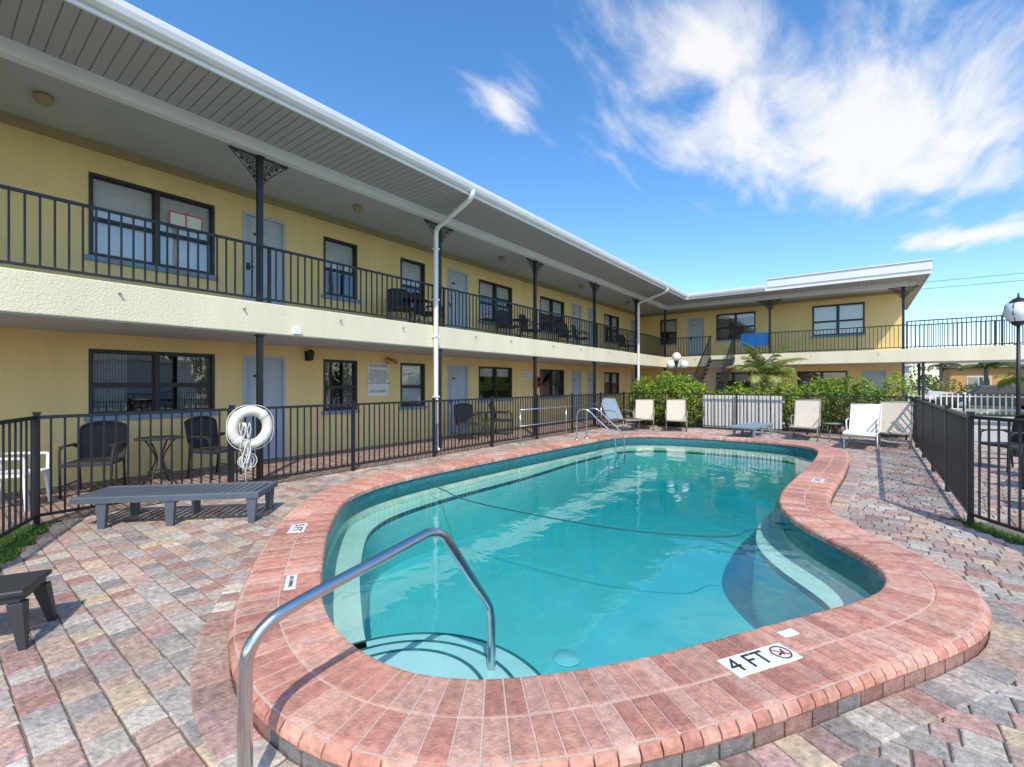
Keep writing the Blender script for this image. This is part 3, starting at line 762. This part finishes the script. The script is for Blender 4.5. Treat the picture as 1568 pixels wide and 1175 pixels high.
for lx in(-.43,W):
    sx=1 if lx>0 else -1
    for sy in(-1,1):
        v=[]
        for z,w,o in ((0,.018,.012),(H-.075,.036,-.03)):
            cx0,cy0=lx+sx*(o-.01),sy*(W+o-.01); v+=[(cx0-w,cy0-w,z),(cx0+w,cy0-w,z),(cx0+w,cy0+w,z),(cx0-w,cy0+w,z)]
        m.add(v,[(3,2,1,0),(4,5,6,7)]+[(j,(j+1)%4,4+(j+1)%4,4+j) for j in range(4)],M_resind)
m.make('frame',e,bevel=.006)
def wicker_chair(x,y,rz,z=0,name='wicker_chair',mt=None):
    mt=mt or M_wick
    e=empty(name); m=MB(); m.M=TR(x,y,z,rz)
    for sx in (-1,1):
        m.tube([(sx*.26,-.25,0),(sx*.27,-.25,.44),(sx*.28,-.23,.62),(sx*.285,-.15,.66),(sx*.285,.12,.66),(sx*.27,.22,.62)],.016,mt,8)
        m.tube([(sx*.25,.26,0),(sx*.25,.22,.44),(sx*.26,.30,.86)],.016,mt,8)
        m.tube([(sx*.26,-.25,.15),(sx*.25,.25,.15)],.01,mt,6)
    top=[(.26*math.cos(a)*1.0,.31,.86+.09*math.sin(a)) for a in np.linspace(0,math.pi,13)]; m.tube(top,.02,mt,8)
    m.rbox(-.26,.26,-.27,.23,.40,.45,mt,.015)
    v=[];nu,nv=14,10
    for i in range(nu+1):
        for j in range(nv+1):
            xx=-.25+.5*i/nu; t=j/nv; zz=.45+t*(.42+.085*math.sqrt(max(0,1-(xx/.26)**2))); v.append((xx,.22+.09*t-.05*(1-(xx/.25)**2)*-.6,zz))
    m.add(v,[(i*(nv+1)+j,(i+1)*(nv+1)+j,(i+1)*(nv+1)+j+1,i*(nv+1)+j+1) for i in range(nu) for j in range(nv)],mt,smooth=True)
    for sx in (-1,1): m.rbox(sx*.27-.03,sx*.27+.03,-.22,.2,.655,.675,mt,.006)
    m.make('frame',e); return e
def bistro(x,y,z=0):
    e=empty('bistro_table'); m=MB(); m.M=TR(x,y,z,0)
    m.lathe((0,0,.68),[(0,.02),(.29,.02),(.30,.01),(.29,0),(0,0)],M_wick,28)
    m.ring((0,0,.2),.14,.008,M_black,'z',18,6)
    for i in range(4):
        a=R(45+90*i); c,s=math.cos(a),math.sin(a)
        m.tube(crom([(.24*c,.24*s,0),(.15*c,.15*s,.15),(.05*c,.05*s,.38),(.14*c,.14*s,.58),(.22*c,.22*s,.68)],5),.011,M_black,7)
    m.make('frame',e)
wicker_chair(-8.35,1.5,60); bistro(-8.25,2.2); wicker_chair(-8.3,2.95,110)
wicker_chair(-8.3,8.9,60); bistro(-8.3,9.7) ; wicker_chair(-8.3,10.4,115)
for (a,b,c) in ((-8.3,6.7,60),(-8.3,7.55,110),(-8.3,10.7,75),(-8.3,11.9,100),(-8.3,14.2,75),(-8.3,15.2,105),(-8.3,19.4,80)): wicker_chair(a,b,c,SZ1)
bistro(-8.3,7.12,SZ1); bistro(-8.3,11.3,SZ1)
e=empty('plastic_chair'); m=MB(); m.M=TR(-8.1,.72,0,150)
for sx in(-1,1):
    for (y0,y1) in ((-.24,-.2),(.26,.2)): m.beam((sx*.25,y0,0),(sx*.22,y1,.42),.05,.03,M_wplas)
    m.beam((sx*.25,-.22,.62),(sx*.25,.22,.64),.05,.025,M_wplas); m.beam((sx*.24,-.22,.42),(sx*.25,-.22,.62),.045,.03,M_wplas)
m.rbox(-.24,.24,-.24,.22,.40,.43,M_wplas)
for i in range(5): m.beam((-.17+.085*i,.21,.43),(-.17+.085*i,.33,.84),.05,.02,M_wplas)
m.beam((-.24,.34,.86),(.24,.34,.86),.04,.07,M_wplas); m.beam((-.24,.21,.43),(-.24,.33,.86),.05,.03,M_wplas); m.beam((.24,.21,.43),(.24,.33,.86),.05,.03,M_wplas)
m.make('frame',e)
def sling_chair(x,y,rz,sl,fr,back=55,L=.75,name='lounge_chair'):
    e=empty(name); m=MB(); m.M=TR(x,y,0,rz)
    b=R(back); bl=.82; h=.36
    yb,zb=.2+bl*math.cos(b),h-.04+bl*math.sin(b)
    for sx in(-1,1):
        xx=sx*.30
        m.tube(crom([(xx,-L-.02,h-.02),(xx,-L+.05,h+.02),(xx,-.2,h),(xx,.12,h-.05),(xx,.25,h+.02),(xx,yb,zb)],5),.017,fr,7)
        m.tube([(xx,-L+.1,h),(xx,-L+.15,0),],.015,fr,7); m.tube([(xx,.1,h-.05),(xx,.25,0)],.015,fr,7)
        m.tube(crom([(xx,-.35,h-.02),(xx*1.08,-.3,h+.2),(xx*1.1,-.1,h+.25),(xx*1.1,.3,h+.25)],4),.015,fr,7)
        m.tube([(xx,-L+.13,.04),(xx,.24,.04)],.012,fr,6)
    m.tube([(-.3,yb,zb),(.3,yb,zb)],.017,fr,7); m.tube([(-.3,-L-.02,h-.02),(.3,-L-.02,h-.02)],.017,fr,7); m.tube([(-.3,.25,.04),(.3,.25,.04)],.013,fr,6)
    prof=[(-L,h),(-L+.06,h+.012),(-.4,h-.01),(-.1,h-.03),(.13,h-.045),(.22,h-.01),(yb*.5+.12,zb*.5+h*.5-.02),(yb,zb)]
    v=[];
    for a,c in prof: v+=[(-.285,a,c),(.285,a,c),(.285,a,c-.008),(-.285,a,c-.008)]
    fs=[]
    for i in range(len(prof)-1):
        for j in range(4): fs.append((4*i+j,4*i+(j+1)%4,4*i+4+(j+1)%4,4*i+4+j))
    m.add(v,fs,sl); m.make('frame',e)
sling_chair(-5.75,14.9,20,M_sling,M_tframe,48); sling_chair(-4.7,14.95,18,M_sling,M_tframe,50)
sling_chair(-6.25,14.0,60,M_slingb,M_tframe)
sling_chair(-1.15,14.8,0,M_sling,M_tframe,60); sling_chair(.10,14.0,-4,M_slingw,M_wplas,52,L=1.15,name='lounge_chair'); sling_chair(.68,14.2,-6,M_sling,M_tframe,62,L=.5)
e=resin_lounger(-2.45,14.6,80,M_slingb,1.7,.6,.32)
e=empty('side_table'); m=MB(); m.lathe((-.55,14.9,.42),[(0,.02),(.22,.02),(.22,0),(0,0)],M_tframe,20)
for i in range(3): a=2.1*i; m.tube([(-.55+.05*math.cos(a),14.9+.05*math.sin(a),.42),(-.55+.2*math.cos(a),14.9+.2*math.sin(a),0)],.012,M_tframe,6)
m.make('frame',e)
wicker_chair(2.1,11.6,-60,0,'patio_chair'); wicker_chair(2.2,9.6,-120,0,'patio_chair'); wicker_chair(2.0,8.0,-80,0,'patio_chair'); bistro(2.5,10.6); bistro(2.6,8.7)
m=MB()
for i in range(7):
    a=-4.15+i*.33; m.rbox(a,a+.31,16.02,16.06,.06,1.14,M_screen,.005)
m.box(-4.2,-1.8,16.07,16.1,.25,.32,M_screen); m.box(-4.2,-1.8,16.07,16.1,.9,.97,M_screen)
m.make('screen_fence')
m=MB(); v=[];k=16
for i in range(k+1):
    t=i/k; xx=-4.1+1.05*t; o=.02*math.sin(t*17)
    v+=[(xx,SY-.01+o*.4,3.1+.02*math.sin(t*9)),(xx,SY+.0+o,3.3),(xx,SY+.02,3.67),(xx,SY+.075,3.67),(xx,SY+.10-o,3.2)]
m.add(v,[(5*i+j,5*i+5+j,5*i+6+j,5*i+1+j) for i in range(k) for j in range(4)],M_blue,smooth=True); m.make('beach_towel')

# ------------------------------------------------------------ lamps
def globe(m,c,r):
    m.lathe(c,[(0.001,-r)]+[(r*math.cos(a),r*math.sin(a)) for a in np.linspace(-1.4,1.4,10)]+[(0.001,r)],M_lamp,16)
e=empty('street_lamp'); m=MB(); X0,Y0=-5.4,17.2
m.tube([(X0,Y0,0),(X0,Y0,.5),(X0,Y0,2.15)],.045,M_black,10,r1=.03)
m.lathe((X0,Y0,0),[(.12,0),(.11,.1),(.06,.25),(.05,.4)],M_black,12)
for a in (0,120,240):
    c,s=math.cos(R(a)),math.sin(R(a)); m.tube(crom([(X0,Y0,1.9),(X0+.15*c,Y0+.15*s,1.85),(X0+.28*c,Y0+.28*s,1.95),(X0+.28*c,Y0+.28*s,2.05)],5),.015,M_black,7)
    globe(m,(X0+.28*c,Y0+.28*s,2.2),.15)
globe(m,(X0,Y0,2.5),.16); m.lathe((X0,Y0,2.15),[(.03,0),(.07,.1),(.08,.2)],M_black,10)
m.make('post',e)
e=empty('street_lamp'); m=MB(); X0,Y0=2.62,13.8; ZL=-.32
m.tube([(X0,Y0,0),(X0,Y0,3.0+ZL)],.04,M_black,10,r1=.028); m.lathe((X0,Y0,0),[(.14,0),(.12,.12),(.06,.3)],M_black,12)
m.lathe((X0,Y0,3.0+ZL),[(.03,0),(.10,.05),(.12,.1)],M_black,14); m.lathe((X0,Y0,3.08+ZL),[(.10,0),(.20,.12),(.22,.24),(.18,.36),(.08,.44)],M_lamp,18); m.lathe((X0,Y0,3.5+ZL),[(.14,0),(.09,.06),(.02,.1),(.015,.18),(0,.2)],M_black,14)
for i in range(6):
    a=R(60*i); c,s=math.cos(a),math.sin(a); m.tube([(X0+.11*c,Y0+.11*s,3.08+ZL),(X0+.225*c,Y0+.225*s,3.25+ZL),(X0+.19*c,Y0+.19*s,3.44+ZL),(X0+.12*c,Y0+.12*s,3.52+ZL)],.007,M_black,5)
m.make('post',e)

# ------------------------------------------------------------ vegetation
def leafcloud(name,blobs,nl,size,cols,seed=1,parent=None,extra=None,asp=.55):
    rg=np.random.default_rng(seed); m=extra or MB()
    vol=np.array([b[3]*b[4]*b[5] for b in blobs])**(2/3); pr=vol/vol.sum()
    idx=rg.choice(len(blobs),nl,p=pr); V=[];F=[];Cc=[]
    for q in range(nl):
        b=blobs[idx[q]]; d=rg.normal(size=3); d/=np.linalg.norm(d)
        rr=rg.uniform(.55,1.0)**.6; 
        pz=np.array([b[0]+d[0]*b[3]*rr,b[1]+d[1]*b[4]*rr,b[2]+d[2]*b[5]*rr])
        nz=mnoise.noise(Vector(pz*(2.2/max(.4,size*8))))
        pz+=d*nz*.35*min(b[3],b[5])
        if nz<-.35 and rg.random()<.75: continue
        if pz[2]<.02: continue
        a=rg.normal(size=3)+d*.8+np.array([0,0,.5]); a/=np.linalg.norm(a); t=np.cross(a,rg.normal(size=3)); t/=np.linalg.norm(t); u=np.cross(a,t)
        s=size*rg.uniform(.6,1.3); o=len(V)
        V+= [tuple(pz-t*s*.5),tuple(pz+u*s*asp*.5),tuple(pz+t*s*.5),tuple(pz-u*s*asp*.5)]
        F.append((o,o+1,o+2,o+3))
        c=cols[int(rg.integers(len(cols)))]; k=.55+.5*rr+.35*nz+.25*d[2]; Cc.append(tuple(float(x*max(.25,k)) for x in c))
    o=len(m.v); i=m.mi(M_leaf); m.v+=V; m.f+=[tuple(a+o for a in f) for f in F]; m.m+=[i]*len(F); m.c+=Cc; m.sm+=[False]*len(F)
    return m.make(name,parent)
lime=[(.22,.32,.03),(.29,.38,.04),(.12,.23,.03),(.40,.43,.07),(.14,.27,.03)]
green=[(.05,.11,.025),(.08,.15,.03),(.04,.08,.02),(.10,.16,.04)]
def hedge(x0,x1,y,h,w,nl,seed,cols=lime,size=.09):
    rg=random.Random(seed); bl=[]; x=x0
    while x<x1:
        hh=h*rg.uniform(.78,1.12); bl.append((x,y+rg.uniform(-.15,.15),hh*.5,.42*rg.uniform(.8,1.2),w*rg.uniform(.8,1.1),hh*.52)); x+=.36
    m=MB()
    for b in bl: m.tube([(b[0],b[1],0),(b[0]+.05,b[1],b[2]*1.3)],.02,M_trunk,5,r1=.008)
    leafcloud('hedge',bl,nl,size,cols,seed,extra=m)
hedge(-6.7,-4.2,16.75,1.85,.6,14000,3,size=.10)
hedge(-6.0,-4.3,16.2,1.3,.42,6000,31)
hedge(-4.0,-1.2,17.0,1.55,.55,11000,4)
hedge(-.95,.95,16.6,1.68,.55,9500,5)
hedge(-9.0,-7.3,17.5,1.0,.3,300,6)
def palm(x,y,h,fr,fl,seed,name='palm_tree',tr=.12,droop=1.0,cols=green,nleaf=26,lw=.03,up=.9):
    rg=random.Random(seed); m=MB(); pts=[(x+.1*math.sin(i*.7)*i/8*.3,y,h*i/8) for i in range(9)]
    m.tube(pts,tr,M_trunk,10,r1=tr*.75); tx,ty=pts[-1][0],y
    for f in range(fr):
        a=2*math.pi*f/fr*2.4+rg.uniform(-.2,.2); el=rg.uniform(.1,up)*math.pi/2; L=fl*rg.uniform(.8,1.1)
        c,s=math.cos(a),math.sin(a); P=[];p=Vector((tx,ty,h));e=el
        for k in range(nleaf+1):
            P.append(p.copy()); p=p+Vector((c*math.cos(e),s*math.cos(e),math.sin(e)))*L/nleaf; e-=droop*1.9/nleaf*(.5+k/nleaf)
        m.tube([P[j] for j in range(0,nleaf+1,2)],.014*fl,M_trunk,4,r1=.004)
        sd_=Vector((-s,c,0)); cc=rg.choice(cols); kk=rg.uniform(.7,1.3)
        for k in range(2,nleaf):
            t=k/nleaf; ll=fl*.30*math.sin(math.pi*min(1,t*.9+.12))*rg.uniform(.8,1.1); dr=(P[k]-P[k-1]).normalized()
            for sg_ in (-1,1):
                tip=P[k]+(sd_*sg_*.8+dr*.6+Vector((0,0,-.35-rg.uniform(0,.3)))).normalized()*ll
                w=dr*lw*fl*.5; mid=(P[k]+tip)/2+Vector((0,0,.03*fl))
                m.add([P[k]-w*.4,P[k]+w*.4,mid+w,tip,mid-w],[(0,1,2,3,4)],M_leaf,tuple(v_*kk for v_ in cc))
    m.make(name)
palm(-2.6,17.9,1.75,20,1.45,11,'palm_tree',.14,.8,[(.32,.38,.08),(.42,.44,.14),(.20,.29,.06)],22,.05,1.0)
for (x,y,h,s_) in ((9,44,3.2,1),(12.5,50,4.2,2),(7.2,46,2.6,3),(16,56,4.5,4),(5.5,52,3.0,5),(10.5,42,1.8,6),(6.3,30,1.6,7),(8.1,31.5,2.0,8)):
    palm(x,y,h,14,2.0,s_,'palm_tree',.15,1.0,[(.14,.22,.04),(.24,.28,.06),(.10,.18,.04)],16,.06)
palm(16,12,6,16,2.8,21); palm(18,3,7,16,2.8,22); palm(20,20,5.5,16,2.8,23)
bl=[];rg=random.Random(5)
for i in range(26):
    x=-5+i*2.4; y=66+rg.uniform(-4,4); h=rg.uniform(2.2,4.2); bl.append((x,y,h*.55,1.9,1.6,h*.5))
for i in range(16):
    x=24+rg.uniform(-2,2); y=-14+i*3.0; h=rg.uniform(3.5,6.5); bl.append((x,y,h*.55,1.6,2.0,h*.5))
m=MB()
for b in bl: m.tube([(b[0],b[1],0),(b[0]+.2,b[1],b[2])],.16,M_trunk,6,r1=.06)
leafcloud('distant_trees',bl,16000,.42,green+[(.12,.18,.04)],9,extra=m)
bl=[(3.5+i*.9,45+rg.uniform(-.8,.8),.75,.7,.6,rg.uniform(.6,1.1)) for i in range(18)]
leafcloud('distant_shrubs',bl,6000,.2,[(.14,.24,.04),(.25,.30,.05),(.08,.15,.03),(.35,.16,.06)],19)

# ------------------------------------------------------------ street beyond
m=MB(); m.box(1.5,60,16.9,30,-.03,-.004,M_conc); m.box(2.9,18,-3,16.9,-.03,-.0045,M_conc); m.make('pavement')
m=MB(); m.box(-30,90,34,42,-.03,-.002,M_asph)
for i in range(30): m.box(-28+i*4,-26+i*4,37.95,38.07,-.002,.003,M_tile)
m.make('road')
m=MB(); m.box(-30,90,33.8,34,-.03,.12,M_conc); m.make('kerb')
m=MB()
for i in range(130):
    x=1.6+i*.2; m.box(x,x+.05,30.6,30.63,.05,1.0,M_wplas)
m.box(1.6,26,30.63,30.66,.25,.30,M_wplas); m.box(1.6,26,30.63,30.66,.85,.91,M_wplas)
for i in range(11): m.box(1.6+i*2.4,1.7+i*2.4,30.6,30.7,0,1.08,M_wplas)
m.make('picket_fence')
def house(x0,x1,y0,y1,h,wm,rf,name,rh=1.2):
    e=empty(name); m=MB(); m.box(x0,x1,y0,y1,0,h,wm)
    ym=(y0+y1)/2
    m.add([(x0-.4,y0-.4,h),(x1+.4,y0-.4,h),(x1+.4,y1+.4,h),(x0-.4,y1+.4,h),(x0+1.5,ym,h+rh),(x1-1.5,ym,h+rh)],[(0,1,5,4),(1,2,5),(2,3,4,5),(3,0,4)],rf)
    m.make('walls_and_roof',e); m=MB()
    k=int((x1-x0)/3)
    for i in range(k):
        a=x0+1+i*3
        m.box(a,a+1.4,y0-.03,y0+.01,.9,2.1,M_wplas); m.box(a+.08,a+.66,y0-.05,y0-.031,.98,2.02,M_glass); m.box(a+.74,a+1.32,y0-.05,y0-.031,.98,2.02,M_glass)
    m.make('windows',e)
house(6,14,52,58,2.8,M_orange,M_roofg,'orange_house',.9); house(16,29,47,56,3.2,M_farw,M_roofg,'white_house',1.5); house(-6,4,60,68,3.2,M_farw,M_roofg,'white_house')
house(19,27,-2,12,3.0,M_farw,M_roofg,'white_house')
def car(x,y,rz,paint):
    e=empty('parked_car'); m=MB(); m.M=TR(x,y,0,rz)
    body=[(-2.2,.35),(-2.25,.6),(-2.15,.85),(-1.6,.92),(-1.0,.95),(-.45,1.38),(.2,1.45),(1.0,1.42),(1.6,1.02),(2.15,.95),(2.25,.6),(2.2,.35)]
    def hw(z): return .88 if z<1.0 else .88-.55*(z-1.0)
    v=[(a,-hw(z),z) for a,z in body]+[(a,hw(z),z) for a,z in body]; k=len(body)
    m.add(v,[tuple(range(k))[::-1],tuple(range(k,2*k))]+[(j,(j+1)%k,k+(j+1)%k,k+j) for j in range(k)],paint)
    for s in (-1,1):
        for win in ([(-.9,.99),(-.42,1.33),(.12,1.38),(.12,.99)],[(.18,.99),(.18,1.38),(.95,1.35),(1.35,1.02)]):
            m.add([(a,s*(hw(z)+.006),z) for a,z in win],[(0,1,2,3)],M_ink)
        for wx in (-1.4,1.4):
            m.tube([(wx,s*.70,.32),(wx,s*.90,.32)],.32,M_tyre,20); m.tube([(wx,s*.89,.32),(wx,s*.915,.32)],.19,M_steel,14)
    m.add([(-1.02,-.80,.965),(-1.02,.80,.965),(-.5,.66,1.35),(-.5,-.66,1.35)],[(0,1,2,3)],M_ink)
    for s in (-1,1): m.box(-2.26,-2.2,s*.75-.12,s*.75+.12,.62,.76,M_lamp); m.box(2.2,2.26,s*.75-.12,s*.75+.12,.62,.78,M_red)
    m.make('body',e,bevel=.03)
car(5.9,35.6,0,M_car); car(12.6,35.6,0,M_farw); car(3.2,45,180,M_farw)
m=MB()
for z in (9.5,9.0):
    m.tube([(-20+i*6,46,z-.5*math.sin(i/14*math.pi)) for i in range(15)],.014,M_black,4)
m.make('power_lines')

# ------------------------------------------------------------ light, world, camera
sunv=Vector((.48,-.48,.78)).normalized()
sl=bpy.data.lights.new('sun','SUN'); sl.energy=3.7; sl.angle=R(.5); sl.color=(1,.94,.84)
so=bpy.data.objects.new('sun',sl); col.objects.link(so); so.rotation_euler=sunv.to_track_quat('Z','Y').to_euler()
w=bpy.data.worlds.new('World'); scene.world=w; w.use_nodes=True; nt=w.node_tree; N=nt.nodes; L=nt.links
bg=N['Background']; sky=N.new('ShaderNodeTexSky'); sky.sky_type='NISHITA'; sky.sun_disc=False
sky.sun_elevation=math.asin(sunv.z); sky.sun_rotation=math.atan2(sunv.x,sunv.y); sky.air_density=1; sky.dust_density=.8; sky.ozone_density=2.5
hs=N.new('ShaderNodeHueSaturation'); hs.inputs['Saturation'].default_value=1.25; hs.inputs['Value'].default_value=1.75
L.new(sky.outputs[0],hs.inputs['Color']); L.new(hs.outputs[0],bg.inputs[0]); bg.inputs[1].default_value=.15
tc=N.new('ShaderNodeTexCoord'); sp=N.new('ShaderNodeSeparateXYZ'); L.new(tc.outputs['Generated'],sp.inputs[0])
def mth(op,a,b=None,cl=False):
    x=N.new('ShaderNodeMath'); x.operation=op; x.use_clamp=cl
    for i,q in enumerate((a,b)):
        if q is None: continue
        if isinstance(q,(int,float)): x.inputs[i].default_value=q
        else: L.new(q,x.inputs[i])
    return x.outputs[0]
zc=mth('MAXIMUM',sp.outputs['Z'],.03); px=mth('DIVIDE',sp.outputs['X'],zc); py=mth('DIVIDE',sp.outputs['Y'],zc)
cb=N.new('ShaderNodeCombineXYZ'); L.new(px,cb.inputs[0]); L.new(py,cb.inputs[1])
def blob(cx,cy,rx,ry,rot):
    mp=N.new('ShaderNodeMapping'); mp.vector_type='TEXTURE'; mp.inputs['Location'].default_value=(cx,cy,0); mp.inputs['Rotation'].default_value=(0,0,R(rot)); mp.inputs['Scale'].default_value=(rx,ry,1)
    L.new(cb.outputs[0],mp.inputs[0]); ln=N.new('ShaderNodeVectorMath'); ln.operation='LENGTH'; L.new(mp.outputs[0],ln.inputs[0])
    return mth('SUBTRACT',1,ln.outputs['Value'])
b=mth('MAXIMUM',blob(.05,2.45,.62,1.30,-27),mth('SUBTRACT',blob(-1.02,1.28,.16,.26,20),.25))
b=mth('MAXIMUM',b,blob(.60,4.3,.45,.40,0)); b=mth('MAXIMUM',b,mth('SUBTRACT',blob(-2.0,.8,.3,.5,0),.1)); b=mth('MAXIMUM',b,mth('SUBTRACT',blob(-.40,1.45,.34,.35,0),.12))
b=mth('MAXIMUM',b,-.9)
mp=N.new('ShaderNodeMapping'); mp.inputs['Rotation'].default_value=(0,0,R(25)); mp.inputs['Scale'].default_value=(1.8,.6,1); L.new(cb.outputs[0],mp.inputs[0])
n1=N.new('ShaderNodeTexNoise'); n1.inputs['Scale'].default_value=2.2; n1.inputs['Detail'].default_value=12; n1.inputs['Roughness'].default_value=.60; n1.inputs['Distortion'].default_value=.35; L.new(mp.outputs[0],n1.inputs['Vector'])
den=mth('ADD',mth('MULTIPLY',b,.78),mth('MULTIPLY',mth('SUBTRACT',n1.outputs['Fac'],.48),2.0))
mr=N.new('ShaderNodeMapRange'); mr.interpolation_type='SMOOTHSTEP'; mr.inputs[1].default_value=-.10; mr.inputs[2].default_value=.70; L.new(den,mr.inputs[0])
fac=mth('MULTIPLY',mr.outputs[0],.93)
bg2=N.new('ShaderNodeBackground'); bg2.inputs[0].default_value=(1,1,1,1); bg2.inputs[1].default_value=1.0
mx=N.new('ShaderNodeMixShader'); L.new(fac,mx.inputs[0]); L.new(bg.outputs[0],mx.inputs[1]); L.new(bg2.outputs[0],mx.inputs[2]); L.new(mx.outputs[0],N['World Output'].inputs['Surface'])
scene.view_settings.view_transform='Standard'; scene.view_settings.look='None'; scene.view_settings.exposure=0
cam=bpy.data.cameras.new('camera'); cam.lens=16.0; cam.sensor_width=36; cam.clip_start=.05; cam.clip_end=4000
co=bpy.data.objects.new('camera',cam); col.objects.link(co); co.location=(0,0,1.5); co.rotation_euler=(R(90),0,R(37.3)); scene.camera=co
